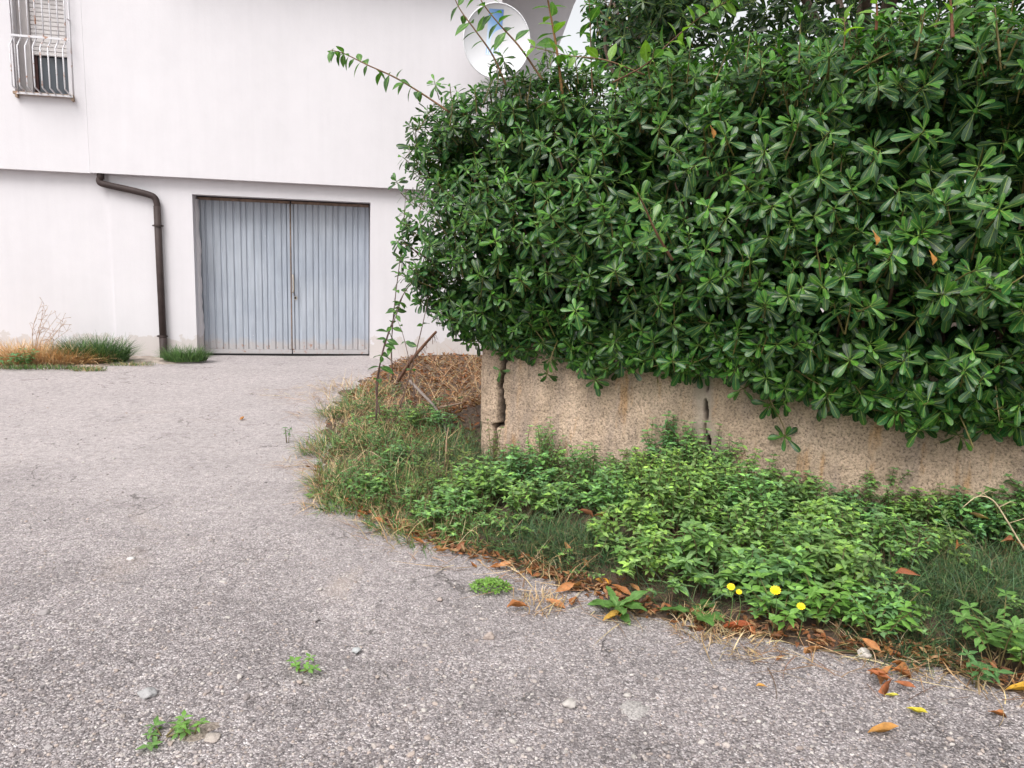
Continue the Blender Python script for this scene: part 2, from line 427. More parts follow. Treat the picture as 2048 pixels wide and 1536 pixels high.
    h = math_(N, L, 'SUBTRACT', math_(N, L, 'ADD', h, math_(N, L, 'MULTIPLY', big, .5)), math_(N, L, 'MULTIPLY', crack, 1.5))
    bp = nd(N, 'ShaderNodeBump'); bp.inputs['Strength'].default_value = .8; bp.inputs['Distance'].default_value = .006
    L.new(h, bp.inputs['Height']); L.new(bp.outputs[0], b.inputs['Normal'])
    return m
M['asphalt'] = asphalt()
def soil():
    m, N, L, b = new_mat('litter_soil'); co = obj_co(N)
    c = ramp(N, L, noise_t(N, L, co, 22, 8, .75), [(.25, (.035, .024, .018)), (.5, (.11, .072, .05)), (.75, (.24, .16, .11))])
    L.new(c, b.inputs['Base Color']); b.inputs['Roughness'].default_value = .95
    bp = nd(N, 'ShaderNodeBump'); bp.inputs['Strength'].default_value = 1; bp.inputs['Distance'].default_value = .02
    L.new(noise_t(N, L, co, 45, 8, .75), bp.inputs['Height']); L.new(bp.outputs[0], b.inputs['Normal'])
    return m
M['soil'] = soil()
def stucco():
    m, N, L, b = new_mat('roughcast_stucco'); co = obj_co(N)
    fine = noise_t(N, L, co, 75, 6, .7); mid = noise_t(N, L, co, 7, 6, .65); bigp = noise_t(N, L, co, 1.6, 5, .6)
    c = ramp(N, L, bigp, [(.3, (.38, .28, .21)), (.5, (.51, .38, .28)), (.7, (.62, .47, .36))])
    mp = nd(N, 'ShaderNodeMapping'); mp.inputs['Scale'].default_value = (6, 6, 1.1); L.new(co, mp.inputs[0])
    c = mixc(N, L, ramp(N, L, noise_t(N, L, mp.outputs[0], 1.1, 5, .6), [(.5, 0), (.68, .75)]), c, (.34, .265, .22))       # grey weathering streaks
    c = mixc(N, L, ramp(N, L, noise_t(N, L, mp.outputs[0], 1.7, 4, .6), [(.58, 0), (.70, .6)]), c, (.46, .25, .10))        # ochre runs
    c = mixc(N, L, 1.0, c, ramp(N, L, mid, [(.3, .78), (.7, 1.18)]), 'MULTIPLY')
    c = mixc(N, L, 1.0, c, ramp(N, L, fine, [(.36, .38), (.5, 1.0), (.72, 1.35)]), 'MULTIPLY')
    at = nd(N, 'ShaderNodeAttribute', attribute_name='col'); sc_ = N.new('ShaderNodeSeparateColor'); L.new(at.outputs['Color'], sc_.inputs[0])
    c = mixc(N, L, sc_.outputs[0], c, mixc(N, L, mid, (.26, .215, .175), (.44, .37, .31)))      # cement repair along the crack
    c = mixc(N, L, sc_.outputs[1], c, (.05, .04, .033))                                        # soil and moss packed in the cracks
    L.new(c, b.inputs['Base Color']); b.inputs['Roughness'].default_value = .92; b.inputs['Specular IOR Level'].default_value = .2
    bp = nd(N, 'ShaderNodeBump'); bp.inputs['Strength'].default_value = .9; bp.inputs['Distance'].default_value = .012
    mus = math_(N, L, 'ADD', fine, math_(N, L, 'MULTIPLY', noise_t(N, L, co, 33, 4, .6, 1.5), .8))
    L.new(math_(N, L, 'MULTIPLY', mus, math_(N, L, 'SUBTRACT', 1.0, math_(N, L, 'MULTIPLY', sc_.outputs[0], .7))), bp.inputs['Height']); L.new(bp.outputs[0], b.inputs['Normal'])
    return m
M['stucco'] = stucco()

# ------------------------------------------------------------------ ground
def grid_mesh(xs, ys, zf):
    X, Y = np.meshgrid(xs, ys, indexing='ij'); Z = zf(X.ravel(), Y.ravel())
    V = np.stack([X.ravel(), Y.ravel(), Z], 1); ny = len(ys)
    i = np.arange((len(xs) - 1))[:, None]; j = np.arange(ny - 1)[None]
    a = (i * ny + j).ravel()
    return V, np.stack([a, a + ny, a + ny + 1, a + 1], 1)
def asphalt_z(x, y):
    near = sstep(40, 15, np.hypot(x, y))
    return near * (.012 * vnoise(x, y, .8, 5) + .004 * vnoise(x, y, 3.5, 6))
xs = np.concatenate([[-300, -120, -50, -25, -14], np.arange(-9, 5.01, .12), [8, 14, 25, 50, 120, 300]])
ys = np.concatenate([[-300, -100, -30, -10, -3], np.arange(0, 12.01, .12), [14, 20, 40, 120, 300]])
gm = Mass(); gm.add(*grid_mesh(xs, ys, asphalt_z))
gm.build('asphalt_yard_ground', M['asphalt'], kind='structure', label='worn pale grey asphalt yard with exposed stones')
xs = np.concatenate([np.arange(-2.6, 3.3, .05), np.arange(3.3, 9, .4)])
ys = np.concatenate([np.arange(1.4, 8, .05), np.arange(8, 12.2, .1)])
def soil_h(x, y): return soil_z(x, y)
gm = Mass(); gm.add(*grid_mesh(xs, ys, soil_h))
gm.build('soil_bank_ground', M['soil'], kind='structure', label='dark littered soil bed along the stucco wall')
# dusty verge at the foot of the house
vp = [(-6.9, 9.55), (-6.3, 9.18), (-5.6, 9.45), (-4.9, 9.7), (-4.3, 10.0), (-4.25, 10.85), (-5.5, 10.6), (-7.5, 10.15), (-7.6, 9.5)]
def verge_z(x, y):
    d = poly_sd(x, y, vp) + .28 * vnoise(x, y, 2.2, 8) + .12 * vnoise(x, y, 9, 9) - .05
    return np.maximum(np.where(d > 0, .03 * sstep(0, .3, d) + .008 * vnoise(x, y, 8, 4), d * .5), -.06)
M['verge'] = plain_mat('dusty_verge_soil', (.34, .285, .245), .95, .55, 9, .8)
gm = Mass(); gm.add(*grid_mesh(np.arange(-8.2, -4, .06), np.arange(8.9, 11, .06), verge_z))
gm.build('verge_ground', M['verge'], kind='structure', label='dusty soil verge at the foot of the white house')

# ------------------------------------------------------------------ house (local x along the front, local -y toward the road)
house = empty('house', (0, HY, 0), HA, label='white plastered house with grey garage door and barred window', cat='house')
def wall_panel(name, s0, s1, z0, z1, holes, off, depth, mat, hole_depth=.3):
    S = sorted({s0, s1, *[h[0] for h in holes], *[h[1] for h in holes]}); Z = sorted({z0, z1, *[h[2] for h in holes], *[h[3] for h in holes]})
    # subdivide for a little unevenness
    V, F, idx = [], [], {}
    def vid(s, y, z):
        k = (round(s, 5), round(y, 5), round(z, 5))
        if k not in idx: idx[k] = len(V); V.append((s, y, z))
        return idx[k]
    for i in range(len(S) - 1):
        for j in range(len(Z) - 1):
            cs, cz = (S[i] + S[i + 1]) / 2, (Z[j] + Z[j + 1]) / 2
            if any(h[0] < cs < h[1] and h[2] < cz < h[3] for h in holes): continue
            F.append([vid(S[i], -off, Z[j]), vid(S[i + 1], -off, Z[j]), vid(S[i + 1], -off, Z[j + 1]), vid(S[i], -off, Z[j + 1])])
    yb = -off + depth
    for a, b in (((s0, z0), (s0, z1)), ((s0, z1), (s1, z1)), ((s1, z1), (s1, z0)), ((s1, z0), (s0, z0))):
        F.append([vid(a[0], -off, a[1]), vid(b[0], -off, b[1]), vid(b[0], yb, b[1]), vid(a[0], yb, a[1])])
    for h in holes:
        yh = -off + hole_depth; q = [(h[0], h[2]), (h[1], h[2]), (h[1], h[3]), (h[0], h[3])]
        for k in range(4):
            a, b = q[k], q[(k + 1) % 4]
            F.append([vid(a[0], -off, a[1]), vid(b[0], -off, b[1]), vid(b[0], yh, b[1]), vid(a[0], yh, a[1])])
    return poly_obj(name, V, F, mat, house)
DS0, DS1, DZ = -4.53, -2.15, 2.24
LEDGE = 2.445
wall_panel('lower_wall', -5.56, -.33, -.15, LEDGE + .003, [(DS0, DS1, -.15, DZ)], 0.0, .549, M['plaster_lower'], .545)
wall_panel('lower_wall', -10, -5.566, -.15, LEDGE + .003, [], -.035, .5, M['plaster_lower'])
wall_panel('upper_wall', -5.745, -.35, LEDGE, 6.4, [], .12, .6, M['plaster'])
WS0, WS1, WZ0, WZ1 = -6.57, -5.95, 3.395, 4.85
wall_panel('upper_wall', -10, -5.757, LEDGE - .004, 6.4, [(WS0, WS1, WZ0, WZ1)], .085, .6, M['plaster'], .34)
box_obj('rear_block', (-10, .55, -.15), (-.40, 7, 6.4), M['plaster'], house)
# recessed side flank with its slanting edge, in the shade of the balcony
fl = [(-.36, 1.45, 2.0), (-.36, 1.45, 6.4), (1.5, 1.45, 6.4), (1.14, 1.45, 5.6), (.38, 1.45, 3.4), (.05, 1.45, 2.0)]
V = fl + [(a, b + .3, c) for a, b, c in fl]; n = len(fl)
poly_obj('side_flank', V, [list(range(n)), list(range(2 * n - 1, n - 1, -1))] + [[i, (i + 1) % n, n + (i + 1) % n, n + i] for i in range(n)], M['plaster'], house, label='shaded side wall of the house with a slanting edge')
box_obj('balcony_slab', (-5.0, -.62, 5.55), (-.9, -.121, 5.75), M['soffit'], house)
box_obj('loggia_slab', (-.349, .0, 6.05), (1.3, 1.449, 6.25), M['soffit'], house)
box_obj('roof_eave', (-10.3, -.7, 6.402), (.2, 7.3, 6.6), M['soffit'], house)

# garage door: two leaves of pressed vertical ribs
def door_leaf(s0, s1, label, ribs):
    e = empty('garage_door_leaf'); e.parent = house; e['label'] = label
    y0 = .30
    box_obj('backing_sheet', (s0 + .002, y0 + .012, .035), (s1 - .002, y0 + .03, 2.205), M['door'], e)
    x = s0 + .03
    for k, w in enumerate(ribs):
        # a pressed strip: flat face with two sloped flanks
        g = .009
        a, b = x + g, x + w - g
        V, F = [], []
        prof = [(a - .004, y0 + .0125), (a + .006, y0 - .002), (a + (b - a) * .16, y0 - .004), (b - (b - a) * .16, y0 - .004), (b - .006, y0 - .002), (b + .004, y0 + .0125)]
        for z in (.095, 2.185):
            for (px_, py_) in prof: V.append((px_, py_, z))
        n = len(prof)
        F = [[i, i + 1, n + i + 1, n + i] for i in range(n - 1)] + [[*range(n)][::-1], [n + i for i in range(n)]]
        poly_obj('panel', V, F, M['door'], e)
        x += w
    box_obj('bottom_rail', (s0 + .004, y0 - .014, .03), (s1 - .004, y0 + .0115, .093), M['door'], e, .003)
    box_obj('top_rail', (s0 + .004, y0 - .008, 2.187), (s1 - .004, y0 + .0115, 2.225), M['door_rust'], e, .003)
    return e
mid = DS0 + (DS1 - DS0) * .532
def ribw(total, n):
    w = np.array([1.0 if i % 3 else .72 for i in range(n)]); return list(w / w.sum() * total)
l1 = door_leaf(DS0 + .01, mid - .004, 'left leaf of the ribbed grey garage door', ribw(mid - DS0 - .09, 13))
l2 = door_leaf(mid + .004, DS1 - .01, 'right leaf of the ribbed grey garage door with the handle', ribw(DS1 - mid - .09, 11))
box_obj('meeting_stile', (mid - .048, .280, .10), (mid - .014, .311, 2.18), M['door'], l1, .003)
box_obj('rusty_edge', (mid - .0135, .288, .10), (mid + .0, .311, 2.18), M['door_rust'], l1)
box_obj('meeting_stile', (mid + .006, .284, .10), (mid + .034, .311, 2.18), M['door'], l2, .003)
hp = [(mid + .02, .285, 1.18), (mid + .022, .242, 1.175), (mid + .028, .225, 1.14), (mid + .03, .225, .97), (mid + .022, .242, .935), (mid + .02, .285, .93)]
tube_mesh('handle', bez(hp, 20), .012, M['metal'], l2)
V, F = tube_geo([(mid + .05, .299, .85), (mid + .05, .284, .85)], .016, 10)
poly_obj('lock_plate', *tube_geo([(mid + .05, .301, .85), (mid + .05, .290, .85)], .03, 12), M['metal'], l2)
V, F = tube_geo([(mid + .05, .299, .85), (mid + .05, .284, .85)], .016, 10)
poly_obj('lock_cylinder', V, F, M['dark'], l2)
box_obj('threshold_gap', (DS0 + .003, .305, -.1), (DS1 - .003, .5, .034), M['dark'], house)
box_obj('garage_back', (DS0 - .05, .475, -.1), (DS1 + .05, .548, 2.35), M['dark'], house)
# ragged plaster where the door meets the jamb
V, F = [], []
for k in range(61):
    z = .0 + k * .0365; w = .034 + .022 * mnoise.noise((z * 3.1, 2.2, 0)) + .012 * mnoise.noise((z * 11, 7.2, 0)) + .012 * (1 - z / 2.2)
    V += [(DS0 - .01, .20, z), (DS0 + w * .6, .235, z), (DS0 + w, .288, z)]
F = [[3 * k + j, 3 * k + j + 1, 3 * k + j + 4, 3 * k + j + 3] for k in range(60) for j in (0, 1)]
poly_obj('plaster_edge', V, F, M['plaster_lower'], house)

# downpipe
pipe = empty('downpipe'); pipe.parent = house; pipe['label'] = 'dark brown plastic downpipe with a long slanting offset'
def pl(s, o, z): return (s, -o, z)
tube_mesh('pipe_stub', [pl(-5.64, .055, LEDGE + .02), pl(-5.64, .055, 2.37)], .045, M['pipe'], pipe, 14)
tube_mesh('slanting_pipe', bez([pl(-5.64, .055, 2.40), pl(-5.655, .058, 2.345), pl(-5.60, .062, 2.31), pl(-5.3, .066, 2.255), pl(-5.07, .066, 2.205), pl(-4.99, .064, 2.165), pl(-4.965, .062, 2.09), pl(-4.965, .062, 2.02)], 42), .042, M['pipe'], pipe, 14)
tube_mesh('vertical_pipe', [pl(-4.965, .062, 2.06), pl(-4.962, .062, 1.2), pl(-4.955, .062, .0)], .045, M['pipe'], pipe, 14)
for z in (1.80, .31):
    V, F = tube_geo([(-4.963, -.062, z - .014), (-4.963, -.062, z + .014)], .053, 14)
    b = poly_obj('clamp', V, F, M['pipe'], pipe)
    box_obj('clamp_lug', (-4.963 - .072, -.074, z - .009), (-4.963 + .072, -.050, z + .009), M['pipe'], pipe, .004)
    box_obj('clamp_bracket', (-4.985, -.008, z - .01), (-4.945, .01, z + .01), M['pipe'], pipe)
tube_mesh('pipe_shoe', [pl(-4.957, .062, .29), pl(-4.955, .062, -.05)], .05, M['pipe'], pipe, 14)

# barred window
win = empty('window'); win.parent = house; win['label'] = 'small window with half-lowered roller shutter'
yw = -.085 + .30
box_obj('window_frame', (WS0 + .14, yw - .03, WZ0 + .002), (WS0 + .185, yw + .03, WZ1), M['wood'], win)
box_obj('window_frame', (WS1 - .03, yw - .03, WZ0 + .002), (WS1 - .001, yw + .03, WZ1), M['wood'], win)
box_obj('window_frame', (WS0 + .187, yw - .03, WZ0 + .002), (WS1 - .032, yw + .03, WZ0 + .035), M['wood'], win)
box_obj('pane', (WS0 + .187, yw - .004, WZ0 + .037), (WS1 - .032, yw + .008, WZ1 - .01), M['glass'], win)
box_obj('shutter_guide', (WS0 + .002, yw - .10, WZ0 + .002), (WS0 + .138, yw + .03, WZ1 - .002), M['soffit'], win)
sh = empty('roller_shutter'); sh.parent = house; sh['label'] = 'pale grey slatted roller shutter'
for k in range(18):
    z = 3.905 + k * .052
    box_obj('slat', (WS0 + .142, yw - .068, z), (WS1 - .003, yw - .052, z + .047), M['shutter'], sh, .004)
box_obj('shutter_core', (WS0 + .143, yw - .054, 3.90), (WS1 - .004, yw - .046, WZ1 - .004), M['soffit'], sh)
box_obj('window_sill', (WS0 - .01, -.085 - .06, WZ0 - .035), (WS1 + .06, .25, WZ0), M['sill'], house, .004)
gr = empty('window_grille'); gr.parent = house; gr['label'] = 'white painted window grille with bulging rust-stained bars'
o1, o2 = .085 + .10, .085 + .25
nb = 8
for k in range(nb):
    s = WS0 + .06 + (WS1 - WS0 - .03) * k / (nb - 1)
    tube_mesh('bar', [pl(s, o1, 4.86), pl(s, o1, 4.04), pl(s, o1, 4.035), pl(s, o2 - .01, 3.905), pl(s, o2, 3.895), pl(s, o2, 3.43), pl(s, o2 - .01, 3.42), pl(s, .085 + .06, 3.385)], .0085, M['grille'], gr, 6)
for o, z in ((o1 + .012, 4.045), (.085 + .065, 3.372)):
    box_obj('cross_bar', (WS0 + .03, -o - .006, z - .013), (WS1 + .06, -o + .006, z + .013), M['grille'], gr)
for s in (WS0 + .03, WS1 + .05):
    box_obj('bracket', (s - .012, -.15, 3.32), (s + .012, -.08, 3.36), M['sill'], gr)
    tube_mesh('side_bar', [pl(s, .08, 4.3), pl(s, o1, 4.3)], .008, M['grille'], gr, 6)
    tube_mesh('side_bar', [pl(s, .087, 3.375), pl(s, .087, 4.86)], .009, M['grille'], gr, 6)

# ------------------------------------------------------------------ satellite dish (its own thing, bolted to the house corner)
def dish():
    c = AT(994, 82, 10.9); R = .445
    face = (np.array([0.05, 0, 1.75]) - c); face = np.array([face[0] * 1.0 + .9, face[1], face[2] * .25]); face /= np.linalg.norm(face)
    ax = np.cross([0, 0, 1], face); ax /= np.linalg.norm(ax); up = np.cross(face, ax)
    t = empty('satellite_dish', (float(c[0]), float(c[1]), float(c[2])), label='round white satellite dish with blue print on the house corner', cat='satellite dish')
    Rm = np.stack([ax, up, face], 1)
    def W(p): return Rm @ np.asarray(p, float)
    V, F = [], []; nr, na = 8, 48
    def dep(r): return -.13 * (1 - (r / R) ** 2)
    for side in (0, 1):
        for i in range(nr + 1):
            r = R * i / nr
            for k in range(na):
                a = 2 * math.pi * k / na
                V.append(W((r * math.cos(a), r * 1.06 * math.sin(a), dep(r) - .012 * side)))
    n1 = (nr + 1) * na
    for i in range(nr):
        for k in range(na):
            k2 = (k + 1) % na
            F.append([i * na + k, i * na + k2, (i + 1) * na + k2, (i + 1) * na + k][::-1])
            F.append([n1 + i * na + k, n1 + i * na + k2, n1 + (i + 1) * na + k2, n1 + (i + 1) * na + k])
    poly_obj('reflector', V, F, M['dish'], t, True)
    rim = [W((R * math.cos(a), R * 1.06 * math.sin(a), -.004)) for a in np.linspace(0, 2 * math.pi, 49)]
    tube_mesh('rim', rim, .011, M['dish'], t, 6)
    # printed emblem: a blue gradient panel with a white sweep, ruled letters under it, following the bowl
    m, N, L, b = new_mat('dish_print')
    lu = nd(N, 'ShaderNodeAttribute', attribute_name='luv'); sp = N.new('ShaderNodeSeparateXYZ'); L.new(lu.outputs['Vector'], sp.inputs[0])
    u, v, _ = sp.outputs
    c_ = ramp(N, L, math_(N, L, 'ADD', math_(N, L, 'MULTIPLY', v, .7), math_(N, L, 'MULTIPLY', u, .3)), [(.35, (.62, .74, .9)), (.6, (.30, .50, .80)), (.95, (.12, .26, .62))])
    du = math_(N, L, 'SUBTRACT', u, 1.05); dv = math_(N, L, 'SUBTRACT', v, .28)
    rr = math_(N, L, 'SQRT', math_(N, L, 'ADD', math_(N, L, 'MULTIPLY', du, du), math_(N, L, 'MULTIPLY', math_(N, L, 'MULTIPLY', dv, dv), 6.0)))
    c_ = mixc(N, L, math_(N, L, 'LESS_THAN', rr, .78), c_, (.66, .66, .68))
    lines = math_(N, L, 'MULTIPLY', math_(N, L, 'GREATER_THAN', math_(N, L, 'SINE', math_(N, L, 'MULTIPLY', u, 38)), .55), math_(N, L, 'MULTIPLY', math_(N, L, 'LESS_THAN', v, .17), math_(N, L, 'GREATER_THAN', v, .03)))
    c_ = mixc(N, L, lines, c_, (.35, .48, .72))
    L.new(c_, b.inputs['Base Color']); b.inputs['Roughness'].default_value = .4
    ms = Mass(); P, U, Fq = [], [], []
    for i in range(7):
        for j in range(11):
            u_, v_ = i / 6, j / 10
            x = -.115 + .195 * u_ - .05 * (1 - v_) * .5; y = -.16 + .56 * v_
            P.append(W((x, y, dep(math.hypot(x, y / 1.06)) + .004))); U.append((u_, v_, 0))
    Fq = [[i * 11 + j, (i + 1) * 11 + j, (i + 1) * 11 + j + 1, i * 11 + j + 1] for i in range(6) for j in range(10)]
    ms.add(P, Fq, (1, 1, 1), U); ms.build('printed_emblem', m, t, label='blue printed emblem panel')
    tube_mesh('feed_arm', [W((0, -R * .98, -.02)), W((0, -R * .75, .42))], .012, M['metal'], t)
    V, F = tube_geo([W((0, -R * .78, .40)), W((0, -R * .70, .50))], .035, 10); poly_obj('feed_horn', V, F, M['shutter'], t)
    ex = np.array([math.cos(HA), math.sin(HA), 0]); ny = np.array([-math.sin(HA), math.cos(HA), 0])
    tube_mesh('mast', [W((0, -.1, -.14)), W((0, -.1, -.14)) + np.array([0, .06, -.1]), W((0, -.1, -.14)) + np.array([-.2, .42, -.15])], .022, M['metal'], t)
dish()

# ------------------------------------------------------------------ retaining wall with roughcast stucco and cracks
def retaining_wall():
    t0 = empty('retaining_wall', WP(0, 0, 0), label='low tan roughcast stucco wall with long cracks under the hedge', cat='wall')
    H, TH, RC = 1.0, .26, .07
    ts = np.concatenate([np.arange(-.05, 3.5, .0095), np.linspace(3.5, 6.5, 30)])
    TS = -.13
    arc = [(TS + RC - RC * math.cos(a), -RC + RC * math.sin(a)) for a in np.linspace(0, math.pi / 2, 9)]   # rounded free end (t, n)
    prof = [(TS, -TH + .001 + i * (TH - RC) / 14) for i in range(14)] + arc + [(t, 0.0) for t in ts if t > TS + RC + .005]
    prof = np.array(prof); zs = np.arange(-.15, H + .001, .0095)
    d = np.gradient(prof, axis=0); nrm = np.stack([-d[:, 1], d[:, 0]], 1); nrm = np.stack([-d[:, 1], d[:, 0]], 1); nrm /= np.linalg.norm(nrm, axis=1)[:, None]
    # cracks in (t, z)
    def onwall(x, y):
        r = view_ray(x, y); k = (np.array([WA[0], WA[1]]) @ WN) / (r[:2] @ WN)
        q = r * k; tt, _ = wall_tn(q[0], q[1]); return tt, q[2] + CAM_H
    c1 = [onwall(*p) for p in ((1010, 640), (1008, 735), (1001, 770), (1003, 810), (1003, 850))]
    c1b = [onwall(*p) for p in ((1003, 850), (990, 851), (991, 880), (986, 925), (988, 990))]
    c2 = [onwall(*p) for p in ((1414, 640), (1416, 770), (1411, 800), (1413, 830), (1409, 860), (1416, 884), (1420, 908), (1427, 935), (1424, 980), (1430, 1060))]
    T = np.repeat(prof[:, 0][:, None], len(zs), 1); Z = np.repeat(zs[None], len(prof), 0)
    front = (prof[:, 1] > -RC * .6)[:, None]
    def dline(pl_):
        dd = np.full(T.shape, 9.0)
        for (a0, b0), (a1, b1) in zip(pl_[:-1], pl_[1:]):
            ex, ey = a1 - a0, b1 - b0
            h = np.clip(((T - a0) * ex + (Z - b0) * ey) / (ex * ex + ey * ey + 1e-9), 0, 1)
            dd = np.minimum(dd, np.hypot(T - a0 - ex * h, Z - b0 - ey * h))
        return dd
    jag = vnoise(T * 1.0, Z * 1.0, 28, 11) * .010 + vnoise(T, Z, 9, 12) * .012
    w1 = np.where(front, dline(c1) + jag * .8, 9); w1b = np.where(front, dline(c1b) + jag * .6, 9); w2 = np.where(front, dline(c2) + jag * .9, 9)
    groove = np.maximum.reduce([sstep(.023, .013, w1), sstep(.018, .009, w1b), sstep(.008, .002, w2)])
    rough = vnoise(T + prof[:, 1][:, None], Z, 42, 13) * .0045 + vnoise(T, Z, 18, 14) * .004 + vnoise(T, Z, 3, 15) * .010
    cem = np.where(front, sstep(.10, .03, dline([(a - .012, b) for a, b in c2]) + vnoise(T, Z, 6, 16) * .07) * .8, 0)
    cem = np.where(T < .6, 0, cem)
    disp = rough * (1 - .7 * cem) - .09 * groove
    # the block left of the first crack has shifted a little outward
    tc = np.interp(Z, [p[1] for p in (c1[::-1] + [])], [p[0] for p in c1[::-1]])
    disp = disp + np.where((T < tc) & (Z > c1[-1][1]), .010, 0)
    TT = T + nrm[:, 0][:, None] * disp; NN = prof[:, 1][:, None] + nrm[:, 1][:, None] * disp
    # coping edge rounded inward at the very top
    NN = NN - .03 * sstep(H - .05, H, Z) * (np.abs(nrm[:, 1])[:, None])
    P = WA[None, None] + TT[..., None] * WD + NN[..., None] * WN - WA
    V = np.concatenate([P.reshape(-1, 2), Z.reshape(-1, 1)], 1); nz = len(zs)
    i = np.arange(len(prof) - 1)[:, None]; j = np.arange(nz - 1)[None]; a = (i * nz + j).ravel()
    F = np.stack([a, a + nz, a + nz + 1, a + 1], 1)
    colr = np.stack([cem.ravel(), groove.ravel(), np.zeros(cem.size)], 1)
    ms = Mass(); ms.add(V, F, colr); ms.build('stucco_face', M['stucco'], t0)
    P2 = lambda t, n, z: tuple(WD * t + WN * n) + (z,)
    V = [P2(-.1, -.02, H - .02), P2(6.5, -.02, H - .02), P2(6.5, -TH, H - .02), P2(-.1, -TH, H - .02)]
    V += [(x, y, -.1) for x, y, z in V]
    poly_obj('wall_core', V, [[0, 1, 2, 3], [4, 7, 6, 5], [2, 6, 7, 3], [1, 5, 6, 2]], M['stucco'], t0, col=(0, 0, 0))
retaining_wall()

# ------------------------------------------------------------------ leaf shapes (length along +X, upper side +Z)
def leaf_template(prof, rows=7, fold=.10, droop=.12, cup=0.0, wavy=0.0, at=None):
    V, U = [], []
    if at is not None: rows = len(at)
    for i in range(rows):
        v = i / (rows - 1) if at is None else at[i]; w = np.interp(v, [p[0] for p in prof], [p[1] for p in prof])
        z0 = -droop * v * v
        for k in (-1, 0, 1):
            V.append((v, k * w, z0 + abs(k) * w * fold * 2 - (cup * abs(k) * w) + (wavy * math.sin(v * 9 + k) * w)))
            U.append((.5 + k * .5, v, 0))
    F = [[i * 3 + k, (i + 1) * 3 + k, (i + 1) * 3 + k + 1, i * 3 + k + 1][::-1] for i in range(rows - 1) for k in (0, 1)]
    V = np.array(V); F = np.array(F)
    # upper side must be +Z
    n = np.cross(V[F[0][1]] - V[F[0][0]], V[F[0][2]] - V[F[0][0]])
    if n[2] < 0: F = F[:, ::-1].copy()
    return V, F, np.array(U), np.ones((len(V), 3))
OBOV = [(0, .012), (.14, .024), (.42, .105), (.66, .168), (.84, .172), (.95, .115), (1, .035)]
OVATE = [(0, .01), (.10, .02), (.22, .17), (.38, .25), (.6, .20), (.82, .09), (1, .004)]
ELLIP = [(0, .012), (.08, .03), (.25, .15), (.5, .21), (.75, .15), (.92, .05), (1, .004)]
LANC = [(0, .01), (.1, .05), (.2, .13), (.27, .08), (.4, .19), (.48, .11), (.62, .2), (.75, .13), (.9, .1), (1, .003)]
AT7 = [0, .14, .42, .66, .84, .95, 1.0]
T_PIT = leaf_template(OBOV, 7, .14, .12, 0, at=AT7)
T_PIT2 = leaf_template(OBOV, 7, -.08, .28, 0, at=AT7)
T_PITLO = leaf_template([(0, .012), (.45, .11), (.82, .175), (1, .06)], 4, .12, .15, at=[0, .45, .82, 1.0])
T_PAR = leaf_template(OVATE, 5, .12, .18, 0, .03, at=[0, .16, .38, .7, 1.0])
T_ELL = leaf_template([(0, .012), (.08, .03), (.25, .19), (.45, .25), (.7, .19), (.9, .07), (1, .004)], 7, .14, .28)
T_DRY = leaf_template(ELLIP, 6, .45, -.22, 0, .25)
T_DRY2 = leaf_template(OBOV, 7, .75, .28, 0, .3)
T_LANC = leaf_template(LANC, 11, .1, .35, 0, .3)
def leaf_me(name, T, col, mat, L=1.0):
    ms = Mass(); c = T[3] * np.asarray(col)[None]
    ms.add(T[0] * L, T[1], c, T[2]); me = ms.mesh(name); me.materials.append(mat); return me

# ------------------------------------------------------------------ the hedge
def rosette(seed, lo=False, young=0.0, nleaf=None, stretch=None):
    """leaves splayed round a shoot tip; axis +Z; about 0.26 across; stretch spreads them down the stem"""
    r = np.random.default_rng(seed); n = nleaf or r.integers(7, 16)
    st = (.055 if r.random() < .75 else r.uniform(.08, .14)) if stretch is None else stretch
    rise = r.uniform(50, 78); low_ = r.uniform(-22, 8)
    Rs, Ps, Sc, Cs = [], [], [], []; a = r.random() * 6.28; lop = r.normal(0, .13, 3)
    for i in range(n):
        q = i / (n - 1)                                # 0 = outer and lower, 1 = centre
        a += 2.4 + r.normal(0, .28)
        el = math.radians(low_ + rise * q ** 1.35 + r.normal(0, 10))
        d = np.array([math.cos(a) * math.cos(el), math.sin(a) * math.cos(el), math.sin(el)]) + lop
        nn = np.array([-math.cos(a) * math.sin(el), -math.sin(a) * math.sin(el), math.cos(el)]) + r.normal(0, .17, 3)
        Rs.append(frame(d, nn)); Ps.append((0, 0, -st + st * q))
        s = (.128 - .052 * q ** 1.5) * r.uniform(.74, 1.16)
        Sc.append((s, s * r.uniform(.75, 1.12), s * r.uniform(.3, 1.9)))
        g = max(0.0, q - .45) * (.9 + young * 2.2) + young * .6
        base = np.array([.0095, .052, .0135]) * r.uniform(.5, 1.6); yc = np.array([.085, .25, .025])
        c = base * (1 - min(g, 1)) + yc * min(g, 1)
        k = r.random()
        if k < .004: c = np.array([.30, .26, .03])         # a yellowed old leaf
        elif k < .009: c = np.array([.12, .08, .03])       # a browned one
        Cs.append(c)
    ms = Mass(); Rs, Ps, Sc, Cs = map(np.array, (Rs, Ps, Sc, Cs))
    m = r.random(n) < .5
    if lo: ms.many(T_PITLO, Rs, Ps, Sc, Cs)
    else:
        ms.many(T_PIT, Rs[m], Ps[m], Sc[m], Cs[m]); ms.many(T_PIT2, Rs[~m], Ps[~m], Sc[~m], Cs[~m])
    if lo: return ms
    V, F = tube_geo([(0, 0, -.2), (.004, .002, -.08), (0, 0, .0)], [.0048, .0042, .003], 5, False)
    ms.add(V, F, np.repeat([[.17, .14, .05]], len(V), 0), np.tile([.2, .5, .5], (len(V), 1)))
    return ms
def as_template(ms):
    return np.concatenate(ms.v), np.concatenate(ms.f), np.concatenate(ms.u), np.concatenate(ms.c)
